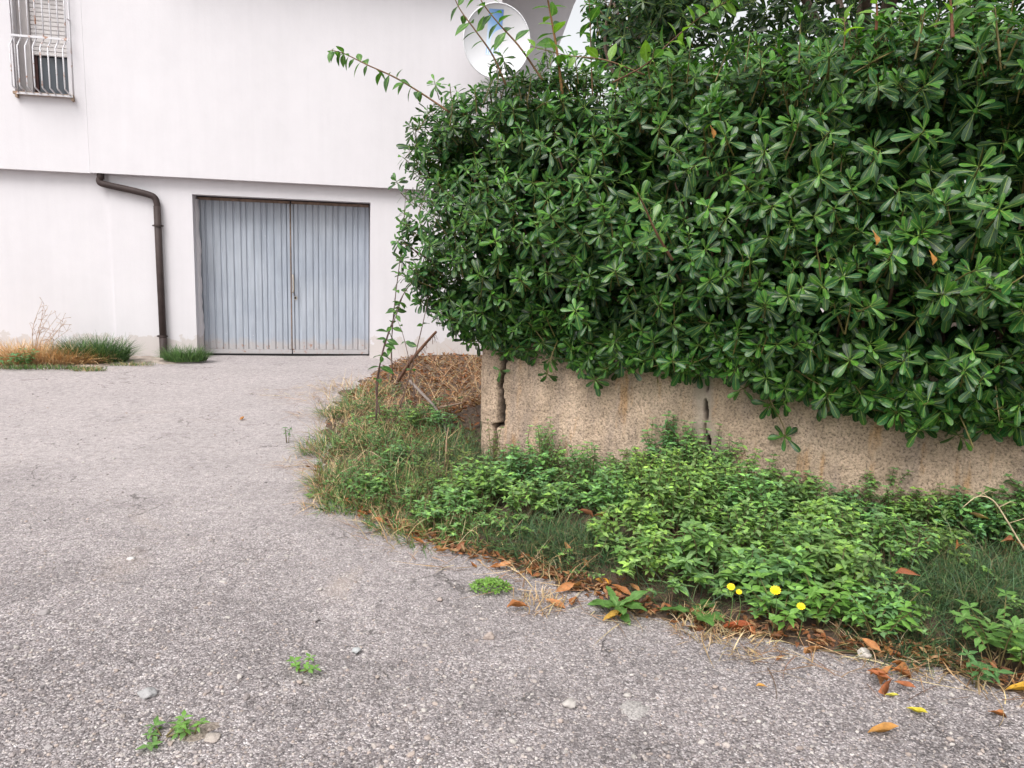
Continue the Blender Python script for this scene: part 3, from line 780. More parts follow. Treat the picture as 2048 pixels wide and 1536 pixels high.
R_HI = [rosette(100 + i, False, y) for i, y in enumerate([0, 0, .05, .1, 0, .15, .25, .05, 0, .45, 0, .02, .08, 0, .12, 0])]
R_LO = [rosette(200 + i, True, 0, 9) for i in range(6)]
T_HI = [as_template(m) for m in R_HI]; T_LO = [as_template(m) for m in R_LO]
ME_HI = []
for i, m_ in enumerate(R_HI):
    me = m_.mesh('leaf_rosette'); me.materials.append(M['glossy_leaf']); ME_HI.append(me)

T0, T1, N0, N1, Z0, Z1, RR = -.60, 5.2, -1.3, .50, .93, 2.70, .34
def hedge_surface(n, faces, r):
    """points and outward normals on the hedge's rounded body, in (t, n, z)"""
    dims = {'front': (T1 - T0) * (Z1 - Z0), 'top': (T1 - T0) * (N1 - N0), 'end': (N1 - N0) * (Z1 - Z0), 'under': (T1 - T0) * .55}
    w = np.array([dims[f] for f in faces]); w = w / w.sum()
    f = r.choice(len(faces), n, p=w); t = r.uniform(T0, T1, n); q = r.uniform(N0, N1, n); z = r.uniform(Z0, Z1, n)
    P = np.stack([t, q, z], 1)
    for i, nm in enumerate(faces):
        m = f == i
        if nm == 'front': P[m, 1] = N1
        elif nm == 'top': P[m, 2] = Z1
        elif nm == 'end': P[m, 0] = T0
        else: P[m, 2] = Z0; P[m, 1] = r.uniform(N1 - .55, N1, m.sum())
    C = np.stack([np.clip(P[:, 0], T0 + RR, T1 - .01), np.clip(P[:, 1], N0 + RR, N1 - RR), np.clip(P[:, 2], Z0 + .22, Z1 - RR)], 1)
    D = P - C; L_ = np.linalg.norm(D, axis=1)[:, None] + 1e-9; D = D / L_
    return C + D * np.minimum(L_, RR), D
def hedge_to_world(P):
    t, n, z = P[:, 0], P[:, 1], P[:, 2]
    bulge = .10 * vnoise(t, z, 1.5, 21) + .07 * vnoise(t, z, 3.6, 22)
    taper = .34 * sstep(1.65, .85, z) + .10 * sstep(2.1, 2.6, z)
    # toward the right the hedge leans farther out over the road
    lean = .10 * sstep(.8, 3.0, t)
    n2 = n + np.where(n > -.3, bulge - taper + lean, 0)
    z2 = z + np.where(z > 2.2, .12 * vnoise(t, n, 2.0, 23) - .16 * sstep(.5, -.6, t) + .10 * sstep(1.4, 3.0, t), 0) + np.where(z < 1.3, .10 * vnoise(t, n * 0, 2.6, 24) - .13 * sstep(.6, 3.2, t), 0)
    t2 = t + np.where(t < T0 + .6, .30 * sstep(1.5, .85, z), 0) + np.where(t < T0 + .4, .07 * vnoise(n, z, 3, 25), 0)
    q = WA[None] + t2[:, None] * WD + n2[:, None] * WN
    return np.concatenate([q, z2[:, None]], 1)
def dir_world(D):
    q = D[:, :1] * WD + D[:, 1:2] * WN
    return np.concatenate([q, D[:, 2:]], 1)
hedge = empty('hedge', WP(1.5, -.4, .85), label='big clipped evergreen hedge of glossy leaf rosettes above the stucco wall', cat='hedge')
hb = np.array(hedge.location)
hr = np.random.default_rng(5)
P, D = hedge_surface(3600, ['front', 'top', 'end', 'under'], hr)
depth = hr.gamma(1.4, .085, len(P)) - .06 - .12 * (hr.random(len(P)) < .07); depth = np.minimum(depth, .5)
Wp = hedge_to_world(P - D * depth[:, None]); Wd = dir_world(D)
gap = vnoise(P[:, 0] + P[:, 1] * .5, P[:, 2], 2.3, 31)
keep = ~((gap > .27) & (depth < .16) & (P[:, 2] < 2.3))
px_, fw_ = project(Wp)
inv = (px_[:, 0] > -250) & (px_[:, 0] < 2750) & (px_[:, 1] > -300) & (px_[:, 1] < 1100)
# the free end is thinner near the bottom, where the stems of the vines cross
keep &= inv
axis = Wd * .75 + np.array([0, 0, .55]) + np.array([0, -.28, .05]) + hr.normal(0, .33, Wd.shape)
under = P[:, 2] < 1.15
axis[under] = Wd[under] * .4 + np.array([WN[0], WN[1], -.1]) * .8 + hr.normal(0, .35, (under.sum(), 3))
axis /= np.linalg.norm(axis, axis=1)[:, None]
scale = hr.uniform(.70, 1.12, len(P)) * np.interp(P[:, 0], [-.6, .8, 2.6], [.74, .84, 1.0])
idx = np.where(keep)[0]
# hanging sprigs below the general line of the hedge
HANG = [(1010, 700, .06), (1000, 740, .05), (1160, 735, .16), (1190, 760, .14), (1260, 735, .16), (1225, 700, .16), (1370, 742, .16), (1420, 735, .16), (1480, 780, .16), (1545, 810, .13), (1570, 872, .10), (1650, 800, .2),
        (1700, 765, .22), (1790, 828, .28), (1835, 862, .28), (1880, 838, .24), (1950, 800, .3), (1968, 858, .15), (2030, 842, .2), (1110, 690, .14), (1320, 700, .16), (900, 640, .15), (935, 665, .12), (880, 600, .2)]
hp_, ha_ = [], []
for x, y, n_ in HANG:
    r_ = view_ray(x, y); k = ((WA + WN * n_) @ WN) / (r_[:2] @ WN); q = r_ * k + np.array([0, 0, CAM_H])
    hp_.append(q); v = np.array([WN[0], WN[1], -.12]) + hr.normal(0, .3, 3); ha_.append(v / np.linalg.norm(v))
SPIRE = [(1000, 135, 4.9), (985, 160, 4.9), (1030, 150, 4.85), (1062, 150, 4.85), (1120, 135, 4.8), (1150, 110, 4.75), (1245, 118, 4.6), (1290, 95, 4.5), (1500, 70, 4.15), (1600, 45, 3.95), (1460, 95, 4.2), (1380, 100, 4.35), (950, 178, 5.0), (905, 205, 5.05), (860, 222, 5.1), (830, 250, 5.2), (1990, 15, 3.35), (1850, 20, 3.5)]
HERO = [(1690, 552), (1552, 690), (1500, 515), (1662, 262), (1640, 345), (1785, 505), (1455, 432), (1838, 470), (1945, 700), (1888, 588), (1742, 612), (1420, 560), (1345, 720), (1575, 590), (1280, 395), (1300, 465),
        (1180, 350), (1100, 430), (1230, 540), (1040, 560), (990, 480), (1150, 620), (1960, 330), (1850, 260), (1760, 300), (1530, 300), (1390, 330), (1985, 560), (1700, 720), (1320, 250), (1450, 240), (1090, 290)]
for x, y in HERO:                                      # bold rosettes standing clear of the hedge face
    n_ = .60 + hr.uniform(-.02, .05) - (.15 if y > 660 else 0)
    r_ = view_ray(x, y); kk = ((WA + WN * n_) @ WN) / (r_[:2] @ WN); q = r_ * kk + np.array([0, 0, CAM_H])
    hp_.append(q); v = np.array([WN[0] + .15, WN[1] - .2, .45]) + hr.normal(0, .22, 3); ha_.append(v / np.linalg.norm(v))
for x, y, Y in SPIRE:                                  # upright tips along the top
    hp_.append(AT(x, y, Y)); v = np.array([0, -.1, 1.0]) + hr.normal(0, .2, 3); ha_.append(v / np.linalg.norm(v))
for k in range(190):                                   # a ragged skirt of sprigs along the wall top
    x = hr.uniform(965, 2080); yb = np.interp(x, [965, 1100, 1200, 1350, 1420, 1550, 1650, 1800, 1900, 2048], [668, 690, 745, 725, 745, 775, 800, 838, 838, 858])
    y = yb - abs(hr.normal(0, 38)); n_ = hr.uniform(.05, .30)
    r_ = view_ray(x, y); kk = ((WA + WN * n_) @ WN) / (r_[:2] @ WN); q = r_ * kk + np.array([0, 0, CAM_H])
    hp_.append(q); v = np.array([WN[0], WN[1], hr.uniform(-.5, .5)]) + hr.normal(0, .4, 3); ha_.append(v / np.linalg.norm(v))
px0 = project(np.array(hp_))[0][:, 0] if hp_ else None
allP = np.concatenate([Wp[idx], np.array(hp_)]); allA = np.concatenate([axis[idx], np.array(ha_)])
allS = np.concatenate([scale[idx], np.interp(px0, [900, 1300, 1900], [.72, .84, .98])]); allD = np.concatenate([depth[idx], np.full(len(hp_), -.05)])
px_, fw_ = project(allP)
vis = (px_[:, 0] > -20) & (px_[:, 0] < 2070) & (px_[:, 1] > -20) & (px_[:, 1] < 1000)
toc = np.array([0, 0, CAM_H]) - allP; toc /= np.linalg.norm(toc, axis=1)[:, None]
score = allS / fw_ * (1.2 - np.clip(allD, -.1, .5) * 3) * (.6 + .5 * np.einsum('ij,ij->i', allA, toc)); score[~vis] = -1
score[len(idx):len(idx) + len(HANG) + len(HERO)] += 1
order = np.argsort(-score); singles = order[:290]; rest = order[290:]
young_w = np.array([.13, .13, .13, .12, .12, .09, .05, .11, .12, .022, .12, .12, .1, .12, .09, .12]); young_w /= young_w.sum()
var = hr.choice(16, len(allP), p=young_w)
tops = allP[:, 2] > 2.45
var[tops] = hr.choice([2, 3, 5, 6, 14, 0, 7, 12], tops.sum())
i0 = len(idx) + len(HANG); var[i0:i0 + len(HERO)] = hr.choice([3, 5, 6, 9, 12, 14, 7], len(HERO), p=[.2, .2, .15, .1, .15, .1, .1]); allS[i0:i0 + len(HERO)] *= 1.06
spin = hr.uniform(0, 6.28, len(allP))
def axis_frame(a, s):
    F_ = frame(np.cross(a, [math.cos(s), math.sin(s), .3]), a)
    return F_
for i in singles:
    o = bpy.data.objects.new('leaf_rosette', ME_HI[var[i]]); COL.objects.link(o); o.parent = hedge
    Rm = axis_frame(allA[i], spin[i]) * allS[i]; p = allP[i] - hb
    o.matrix_local = Matrix(((*Rm[0], p[0]), (*Rm[1], p[1]), (*Rm[2], p[2]), (0, 0, 0, 1)))
fol = Mass()
pxr = project(allP[rest])[0][:, 0]
Rr = np.array([axis_frame(allA[i], spin[i]) for i in rest])
tint = hr.uniform(.8, 1.2, (len(rest), 1)) * np.ones((1, 3))
for k in range(16):
    m = (var[rest] == k) & (pxr > 2115); fol.many(T_LO[k % 6], Rr[m], allP[rest][m] - hb, allS[rest][m], tint[m])
    m = (var[rest] == k) & (pxr <= 2115)
    fol.many(T_HI[k], Rr[m], allP[rest][m] - hb, allS[rest][m], tint[m])
# darker, plainer leaves deeper inside
P, D = hedge_surface(1700, ['front', 'top', 'end', 'under'], hr)
dp = hr.uniform(.10, .55, len(P)); Wi = hedge_to_world(P - D * dp[:, None])
px_, fw_ = project(Wi); ok = (px_[:, 0] > -200) & (px_[:, 0] < 2900) & (px_[:, 1] > -200) & (px_[:, 1] < 1050)
Wi = Wi[ok]; ax_ = dir_world(D)[ok] + hr.normal(0, .6, (len(Wi), 3)) + np.array([0, 0, .3]); ax_ /= np.linalg.norm(ax_, axis=1)[:, None]
Ri = np.array([axis_frame(a, s) for a, s in zip(ax_, hr.uniform(0, 6.28, len(Wi)))])
v_ = hr.integers(0, 6, len(Wi))
for k in range(6):
    m = v_ == k
    fol.many(T_LO[k], Ri[m], Wi[m] - hb, hr.uniform(.8, 1.1, m.sum()), hr.uniform(.8, 1.2, (m.sum(), 1)) * np.ones((1, 3)))
# and the body of the bush behind them
nb_ = 3400
Pv = np.stack([hr.uniform(T0 + .35, 4.9, nb_), hr.uniform(-1.25, .12, nb_), hr.uniform(.95, 2.42, nb_)], 1)
Wi = hedge_to_world(Pv); px_, fw_ = project(Wi); ok = (px_[:, 0] > -150) & (px_[:, 0] < 2850) & (px_[:, 1] > -150) & (px_[:, 1] < 1000)
Wi = Wi[ok]; ax_ = np.array([WN[0], WN[1], .4]) + hr.normal(0, .7, (len(Wi), 3)); ax_ /= np.linalg.norm(ax_, axis=1)[:, None]
Ri = np.array([axis_frame(a, s) for a, s in zip(ax_, hr.uniform(0, 6.28, len(Wi)))]); v_ = hr.integers(0, 6, len(Wi))
for k in range(6):
    m = v_ == k
    fol.many(T_LO[k], Ri[m], Wi[m] - hb, hr.uniform(1.0, 1.4, m.sum()), hr.uniform(.8, 1.2, (m.sum(), 1)) * np.ones((1, 3)))
fol.build('foliage', M['glossy_leaf'], hedge, kind='stuff')
# the long dangling sprig's stem
_hs = [hp_[10] - hb, hp_[10] - hb + np.array([-.01, .0, .05]), np.array(AT(1552, 822, 4.42)) - hb, np.array(AT(1528, 775, 4.42)) - hb]
tube_mesh('hanging_stem', bez(_hs, 12), .004, M['bark'], hedge, 6, (.17, .13, .06))
# branches
for k in range(46):
    t = hr.uniform(-.2, 3.6); a = np.array([t, hr.uniform(-.9, -.25), .8]); b = np.array([t + hr.uniform(-.5, .5), hr.uniform(-.1, .40), hr.uniform(1.1, 2.5)])
    mdl = (a + b) / 2 + hr.normal(0, .12, 3); pts = bez(hedge_to_world(np.array([a, mdl, b])), 10) - hb
    tube_mesh('branch', pts, np.linspace(.014, .005, len(pts)), M['bark'], hedge, 5, (.13, .075, .05))

# ------------------------------------------------------------------ trees behind the hedge
def back_tree(name, label, cat, centre, rad, n, tmpl, s, tone, trunk_r, group=None, seed=0, gaps=.25):
    r = np.random.default_rng(seed); c = np.array(centre)
    t = empty(name, (c[0], c[1], .0), label=label, cat=cat, group=group)
    b = np.array([c[0], c[1], 0.0])
    tube_mesh('trunk', bez([(0, 0, .0), (.08, .05, c[2] * .4), (-.05, .1, c[2] * .8), (0, 0, c[2])], 12), np.linspace(trunk_r, trunk_r * .4, 13), M['bark'], t, 8, (.14, .10, .075))
    limbs = []
    for k in range(9):
        d = r.normal(0, 1, 3); d[2] = abs(d[2]) * .6; d /= np.linalg.norm(d)
        e = np.array([0, 0, c[2]]) + d * rad * .75
        pts = bez([(0, 0, c[2] * r.uniform(.45, .8)), e * .5 + np.array([0, 0, c[2] * .4]) + r.normal(0, .1, 3), e], 8)
        tube_mesh('limb', pts, np.linspace(trunk_r * .45, .012, len(pts)), M['bark'], t, 6, (.14, .10, .075))
    d = r.normal(0, 1, (n, 3)); d /= np.linalg.norm(d, axis=1)[:, None]
    rr = 1 - r.gamma(1.5, .09, n); rr = np.clip(rr, .2, 1.05)
    lump = np.array([mnoise.noise(tuple(x * 2.2 + seed)) for x in d]) * .28
    P = np.array([0, 0, c[2]]) + d * (rr + lump)[:, None] * rad
    hole = np.array([mnoise.noise(tuple(x * 1.6 + 5 + seed)) for x in P]); ok = hole < gaps
    P, d = P[ok], d[ok]
    px_, _ = project(P + b); ok = (px_[:, 1] > -420) & (px_[:, 1] < 420) & (px_[:, 0] < 2400); P, d = P[ok], d[ok]
    a = d * .7 + np.array([0, -.15, .6]) + r.normal(0, .35, d.shape); a /= np.linalg.norm(a, axis=1)[:, None]
    R_ = np.array([axis_frame(x, y) for x, y in zip(a, r.uniform(0, 6.28, len(a)))]); v = r.integers(0, len(tmpl), len(P))
    ms = Mass()
    for k in range(len(tmpl)):
        m = v == k
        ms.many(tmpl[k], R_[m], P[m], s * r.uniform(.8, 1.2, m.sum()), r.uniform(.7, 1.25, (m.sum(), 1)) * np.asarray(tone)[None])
    ms.build('crown', M['glossy_leaf'], t, kind='stuff')
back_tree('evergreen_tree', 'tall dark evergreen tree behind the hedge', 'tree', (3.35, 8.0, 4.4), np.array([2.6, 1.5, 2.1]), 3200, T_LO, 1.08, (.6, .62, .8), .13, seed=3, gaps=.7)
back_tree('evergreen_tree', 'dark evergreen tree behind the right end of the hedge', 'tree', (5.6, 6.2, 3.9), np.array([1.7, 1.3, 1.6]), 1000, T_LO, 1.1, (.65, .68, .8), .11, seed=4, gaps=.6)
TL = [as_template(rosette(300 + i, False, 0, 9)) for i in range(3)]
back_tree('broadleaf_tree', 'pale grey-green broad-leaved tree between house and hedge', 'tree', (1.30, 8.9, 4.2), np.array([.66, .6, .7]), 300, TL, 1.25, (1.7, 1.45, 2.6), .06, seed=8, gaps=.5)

# ------------------------------------------------------------------ single plants with leaves as parts
LEAF_ME = {}
def get_leaf(kind, tone):
    key = (kind, tone)
    if key not in LEAF_ME:
        T, mat = {'ell': (T_ELL, M['shoot_leaf']), 'par': (T_PAR, M['weed_leaf']), 'pit': (T_PIT, M['glossy_leaf']), 'lanc': (T_LANC, M['weed_leaf']), 'dry': (T_DRY, M['dry_leaf']), 'dry2': (T_DRY2, M['dry_leaf'])}[kind]
        LEAF_ME[key] = leaf_me('leaf', T, tone, mat)
    return LEAF_ME[key]
def put_leaf(parent, base, pos, d, n, s, kind, tone, name='leaf'):
    o = bpy.data.objects.new(name, get_leaf(kind, tone)); COL.objects.link(o); o.parent = parent
    Rm = frame(d, n) * s; p = np.asarray(pos) - base
    o.matrix_local = Matrix(((*Rm[0], p[0]), (*Rm[1], p[1]), (*Rm[2], p[2]), (0, 0, 0, 1)))
    return o
def shoot(name, label, cat, pts, r0, n_nodes, size, tones, pr, group=None, stem=(.16, .09, .045), start=.15, droop=.5, kind='ell', per=2):
    pts = bez(pts, 36); base = pts[0]
    t = empty(name, base, label=label, cat=cat, group=group)
    tube_mesh('stem', pts - base, np.linspace(r0, r0 * .35, len(pts)), M['bark'], t, 6, stem)
    for k in range(n_nodes):
        q = start + (1 - start) * (k + .5) / n_nodes; f = q * (len(pts) - 1); i = min(int(f), len(pts) - 2)
        p = pts[i] + (pts[i + 1] - pts[i]) * (f - i); tg = pts[i + 1] - pts[i]; tg /= np.linalg.norm(tg)
        for sgn in ((1, -1) if per == 2 else (pr.choice([-1, 1]),)):
            if pr.random() < .10: continue
            side = np.cross(tg, np.array([math.cos(k * 1.3), math.sin(k * 1.3), .4])); side /= np.linalg.norm(side)
            d = side * sgn + tg * .5 + np.array([0, 0, -droop]) + pr.normal(0, .25, 3)
            put_leaf(t, base, p, d, np.array([0, -.5, 1.0]) + pr.normal(0, .4, 3), size * 1.4 * pr.uniform(.75, 1.2) * (1.05 - .35 * q), kind, tones[pr.integers(len(tones))])
    return t
pr = np.random.default_rng(11)
G1, G2, G3, YG = (.055, .145, .03), (.085, .20, .04), (.04, .10, .03), (.16, .30, .035)
def path(pts): return [AT(*p) for p in pts]
shoot('arching_shoot', 'long leafy shoot arching left from the hedge across the white wall', 'shoot', path([(900, 225, 5.0), (845, 188, 5.0), (790, 155, 5.0), (735, 130, 5.0), (690, 108, 5.0), (662, 100, 5.0)]), .007, 15, .075, [G1, G2, G3], pr, start=.2, droop=.75)
shoot('upright_shoot', 'leafy shoot leaning left in front of the satellite dish', 'shoot', path([(1012, 170, 4.9), (985, 110, 4.9), (950, 60, 4.9), (918, 15, 4.9), (895, -40, 4.9)]), .007, 9, .085, [G1, G2, G3], pr, droop=.4)
shoot('upright_shoot', 'leafy shoot crossing the middle of the satellite dish', 'shoot', path([(1085, 160, 4.8), (1040, 95, 4.8), (1000, 50, 4.8), (968, 10, 4.8), (940, -40, 4.8)]), .007, 8, .095, [G1, G2, G3], pr, droop=.5)
shoot('upright_shoot', 'thick brown upright stem with bright leaves right of the dish', 'shoot', path([(1125, 190, 4.8), (1115, 110, 4.8), (1105, 50, 4.8), (1095, -5, 4.8), (1088, -60, 4.8)]), .010, 11, .10, [G2, YG, G1], pr, stem=(.22, .11, .04), droop=.2)
shoot('upright_shoot', 'thin shoot with dark leaves against the white sky', 'shoot', path([(1185, 190, 4.9), (1182, 110, 4.9), (1180, 40, 4.9), (1176, -40, 4.9)]), .005, 6, .095, [G1, G3], pr, droop=.4)
shoot('climbing_shoot', 'bright climbing shoot slanting up right across the dark tree', 'shoot', path([(1225, 165, 4.6), (1290, 130, 4.5), (1345, 80, 4.5), (1400, 35, 4.5), (1450, 5, 4.4), (1475, -15, 4.4)]), .005, 20, .085, [G2, YG, G1], pr, stem=(.12, .06, .035), droop=.1)
shoot('climbing_shoot', 'leafy climber trailing left along the hedge top', 'shoot', path([(1290, 150, 4.6), (1210, 120, 4.6), (1130, 110, 4.7), (1060, 92, 4.7)]), .005, 9, .075, [G2, YG], pr, droop=.2)
shoot('upright_shoot', 'young yellow-green sprig standing above the hedge near its middle', 'shoot', path([(1687, 100, 3.9), (1690, 70, 3.9), (1688, 35, 3.9)]), .005, 4, .07, [YG, (.24, .40, .04)], pr, droop=-.3, start=.4)
shoot('upright_shoot', 'brown stem with yellow-green leaves at the upper right of the hedge', 'shoot', path([(1905, 75, 3.5), (1903, 30, 3.5), (1898, -30, 3.5)]), .009, 6, .08, [YG, G2], pr, stem=(.16, .07, .04), droop=-.1)
shoot('upright_shoot', 'short reddish stem standing above the hedge left of its right end', 'shoot', path([(1752, 60, 3.7), (1754, 25, 3.7), (1750, -25, 3.7)]), .007, 4, .06, [YG, G1], pr, stem=(.20, .08, .04), droop=0)
# vine stems hanging at the hedge's free end
shoot('vine', 'long dark vine stem bowing from the weeds up into the hedge', 'vine', path([(752, 840, 5.6), (756, 760, 5.6), (766, 700, 5.55), (786, 640, 5.5), (806, 590, 5.45), (840, 540, 5.4), (862, 470, 5.3), (895, 400, 5.2)]), .0062, 16, .075, [G1, G3, G2], pr, stem=(.10, .062, .058), start=.12)
shoot('vine', 'second vine stem twisting beside the long bowed one', 'vine', path([(760, 830, 5.55), (752, 770, 5.57), (770, 690, 5.52), (792, 632, 5.47), (815, 575, 5.42), (870, 525, 5.3)]), .005, 8, .065, [G1, G2], pr, stem=(.12, .07, .06), start=.3)
shoot('vine', 'thin straight vine rising at the left edge of the hedge', 'vine', path([(786, 760, 5.6), (783, 690, 5.55), (790, 600, 5.5), (800, 520, 5.4), (807, 450, 5.3), (812, 380, 5.2)]), .005, 10, .06, [G1, G2, G3], pr, stem=(.15, .10, .08))
shoot('vine', 'thin vine slanting from hedge down toward the dead branch', 'vine', path([(800, 815, 5.4), (825, 730, 5.4), (845, 650, 5.35), (858, 590, 5.3), (870, 530, 5.2)]), .005, 6, .06, [G1, G3], pr, stem=(.12, .075, .06))
shoot('vine', 'thin bare vine crossing the white wall below the hedge', 'vine', path([(830, 800, 5.5), (820, 730, 5.5), (806, 670, 5.5), (795, 640, 5.5)]), .004, 3, .05, [G1], pr, stem=(.14, .09, .07))
shoot('hedge_sprig', 'woody sprig with pale fresh leaves standing out of the hedge front', 'sprig', path([(1345, 520, 4.05), (1315, 470, 3.95), (1292, 420, 3.9), (1275, 385, 3.85)]), .008, 6, .085, [(.05, .14, .03), (.09, .20, .04)], pr, stem=(.14, .07, .04), droop=-.3, kind='pit', start=.1)

# leaning branches near the wall's free end
def branch(name, label, pts, rad, col, fuzz=0):
    pts = bez(pts, 18); t = empty(name, pts[0], label=label, cat='branch')
    tube_mesh('stem', pts - pts[0], rad if not np.isscalar(rad) else np.linspace(rad, rad * .6, len(pts)), M['bark'], t, 8, col)
    for k in range(fuzz):
        i = pr.integers(1, len(pts) - 1); p = pts[i] - pts[0]; d = pr.normal(0, 1, 3); d[2] -= .6; d /= np.linalg.norm(d)
        tube_mesh('twig', [p, p + d * .025, p + d * .05 + np.array([0, 0, -.02])], [.0022, .0018, .001], M['bark'], t, 4, col)
branch('leaning_branch', 'fuzzy reddish-brown dead branch leaning up toward the hedge', [G(797, 762, .12) * 1.0, AT(822, 722, 6.6), AT(850, 688, 6.3), AT(872, 664, 6.1)], .017, (.20, .10, .065), 46)
branch('dead_branch', 'bare grey dead branch lying down the littered bank', [AT(820, 762, 6.7), AT(842, 785, 6.5), AT(868, 812, 6.25), AT(886, 842, 6.0), AT(893, 870, 5.85)], .014, (.22, .18, .16))
branch('dead_stick', 'short pale stick on the brown leaf litter', [AT(878, 815, 6.3), AT(925, 806, 6.35)], .011, (.33, .23, .17))
branch('dead_stick', 'thin bent stick standing in the grass beside the wall end', [G(880, 965), AT(890, 930, 5.0), AT(893, 880, 5.05), AT(897, 855, 5.1)], .006, (.30, .20, .13))

# ------------------------------------------------------------------ grass, weeds and litter in the bed
def blades(ms, roots, d0, length, width, bend, col, seg=4, r=None):
    """curved tapering blades; d0 initial directions, bend pulls them over"""
    N = len(roots)
    if N == 0: return
    d0 = d0 / np.linalg.norm(d0, axis=1)[:, None]
    side = np.cross(d0, np.array([0, 0, 1.0]) + rng.normal(0, .25, (N, 3))); side /= np.linalg.norm(side, axis=1)[:, None] + 1e-9
    p = roots.copy(); d = d0.copy(); V = []
    for i in range(seg + 1):
        w = width * (1 - (i / seg) ** 1.6) + .0004
        V.append(p - side * w[:, None]); V.append(p + side * w[:, None])
        p = p + d * (length / seg)[:, None]
        d = d + bend / seg; d /= np.linalg.norm(d, axis=1)[:, None]
    V = np.stack(V, 1); k = V.shape[1]
    F = np.array([[2 * i, 2 * i + 1, 2 * i + 3, 2 * i + 2] for i in range(seg)])
    FF = (F[None] + (np.arange(N) * k)[:, None, None]).reshape(-1, 4)
    ms.add(V.reshape(-1, 3), FF, np.repeat(col, k, 0))
def cols(base, n, var=.25, r=rng):
    b = np.asarray(base, float)
    if b.ndim == 2: b = b[r.integers(0, len(b), n)]
    else: b = np.tile(b, (n, 1))
    return b * r.uniform(1 - var, 1 + var, (n, 1)) * r.uniform(.92, 1.08, (n, 3))
gr_ = np.random.default_rng(21)
def tuft_field(ms, cx, cy, rad, n, ln, wd, col, lean=.5, droopv=.9, zbase=None, jit=.4, seg=4):
    a = gr_.uniform(0, 6.28, n); q = np.sqrt(gr_.random(n)) * rad
    x, y = cx + q * np.cos(a), cy + q * np.sin(a)
    z = soil_z(x, y, False) if zbase is None else np.full(n, zbase)
    roots = np.stack([x, y, np.maximum(z, 0) - .004], 1)
    d = np.stack([np.cos(a) * lean * gr_.random(n), np.sin(a) * lean * gr_.random(n), np.ones(n)], 1) + gr_.normal(0, jit, (n, 3)) * np.array([1, 1, .5])
    L_ = gr_.uniform(ln * .45, ln, n)
    b = gr_.normal(0, .55 + jit * .6, (n, 3)); b[:, 2] = -np.abs(gr_.normal(droopv, .5, n))
    blades(ms, roots, d, L_, gr_.uniform(wd * .6, wd, n), b, cols(col, n), seg)
STRAW = [(.50, .36, .19), (.42, .28, .14), (.55, .43, .26), (.36, .22, .11)]
GREEN = [(.08, .165, .04), (.12, .22, .055), (.06, .13, .04), (.13, .22, .05)]
DARKG = [(.040, .095, .035), (.065, .13, .042), (.03, .07, .03), (.09, .14, .05), (.14, .13, .06)]
BROWN = [(.22, .12, .065), (.30, .17, .09), (.16, .085, .05)]

mg = Mass()     # green grass of the bed's left lobe
for x, y, n, rad, ln in [(700, 830, 500, .30, .24), (680, 900, 520, .30, .26), (720, 960, 600, .32, .26), (780, 900, 600, .36, .28), (770, 1000, 600, .30, .22), (830, 1010, 500, .28, .22), (850, 930, 600, .34, .28),
                         (880, 1010, 420, .25, .22), (900, 1050, 380, .22, .2), (960, 1080, 300, .2, .18), (700, 1010, 420, .2, .17), (800, 1050, 320, .2, .15), (740, 800, 300, .3, .22), (690, 975, 350, .2, .2), (860, 1075, 260, .2, .16)]:
    c = G(x, y); tuft_field(mg, c[0], c[1], rad, n, ln, .003, GREEN + GREEN[:3] + BROWN[:1] + STRAW[:1], 1.1, 1.5, jit=.5)
mg.build('wild_grass', M['grass_blade'], kind='stuff', label='tangled green wild grass at the bed edge left of the wall')
ms_ = Mass()    # straw through it
for x, y, n, rad, ln in [(660, 960, 90, .12, .34), (650, 985, 60, .10, .3), (700, 870, 90, .3, .4), (740, 830, 110, .3, .42), (760, 920, 130, .4, .36), (800, 850, 120, .4, .34), (820, 970, 110, .3, .3), (700, 780, 110, .35, .3), (660, 800, 50, .25, .25),
                         (860, 1080, 60, .25, .25), (1090, 1150, 60, .16, .22), (780, 1060, 60, .25, .22), (1080, 1210, 70, .10, .1), (650, 1010, 80, .16, .14), (640, 905, 60, .16, .2), (1400, 1262, 120, .12, .12), (1480, 1280, 110, .14, .12), (1800, 1310, 90, .2, .15), (2000, 1370, 60, .15, .2)]:
    c = G(x, y); tuft_field(ms_, c[0], c[1], rad, int(n * 1.15), ln, .0022, STRAW, 1.6, .9, jit=.6)
# straw lying flat across the asphalt edge
for x, y, n, rad in [(650, 775, 70, .35), (610, 800, 60, .35), (640, 830, 60, .3), (630, 930, 60, .25), (1100, 1170, 60, .25), (1200, 1220, 40, .2), (1500, 1285, 60, .25), (1700, 1310, 50, .25), (1900, 1340, 50, .25), (900, 1105, 50, .25), (760, 1050, 50, .2), (570, 790, 40, .4), (660, 1010, 40, .2)]:
    c = G(x, y); a = gr_.uniform(0, 6.28, n); q = np.sqrt(gr_.random(n)) * rad
    roots = np.stack([c[0] + q * np.cos(a), c[1] + q * np.sin(a), np.full(n, .016)], 1); roots[:, 2] += np.maximum(soil_z(roots[:, 0], roots[:, 1], False), 0)
    h = gr_.uniform(0, 6.28, n); d = np.stack([np.cos(h), np.sin(h), gr_.normal(0, .06, n)], 1)
    blades(ms_, roots, d, gr_.uniform(.06, .26, n), gr_.uniform(.001, .0022, n), gr_.normal(0, .3, (n, 3)) * np.array([1, 1, .12]), cols(STRAW + BROWN, n))
ms_.build('straw', M['grass_blade'], kind='stuff', label='dry straw stalks among the grass and along the asphalt edge')
mf = Mass()     # fine dark feathery grass
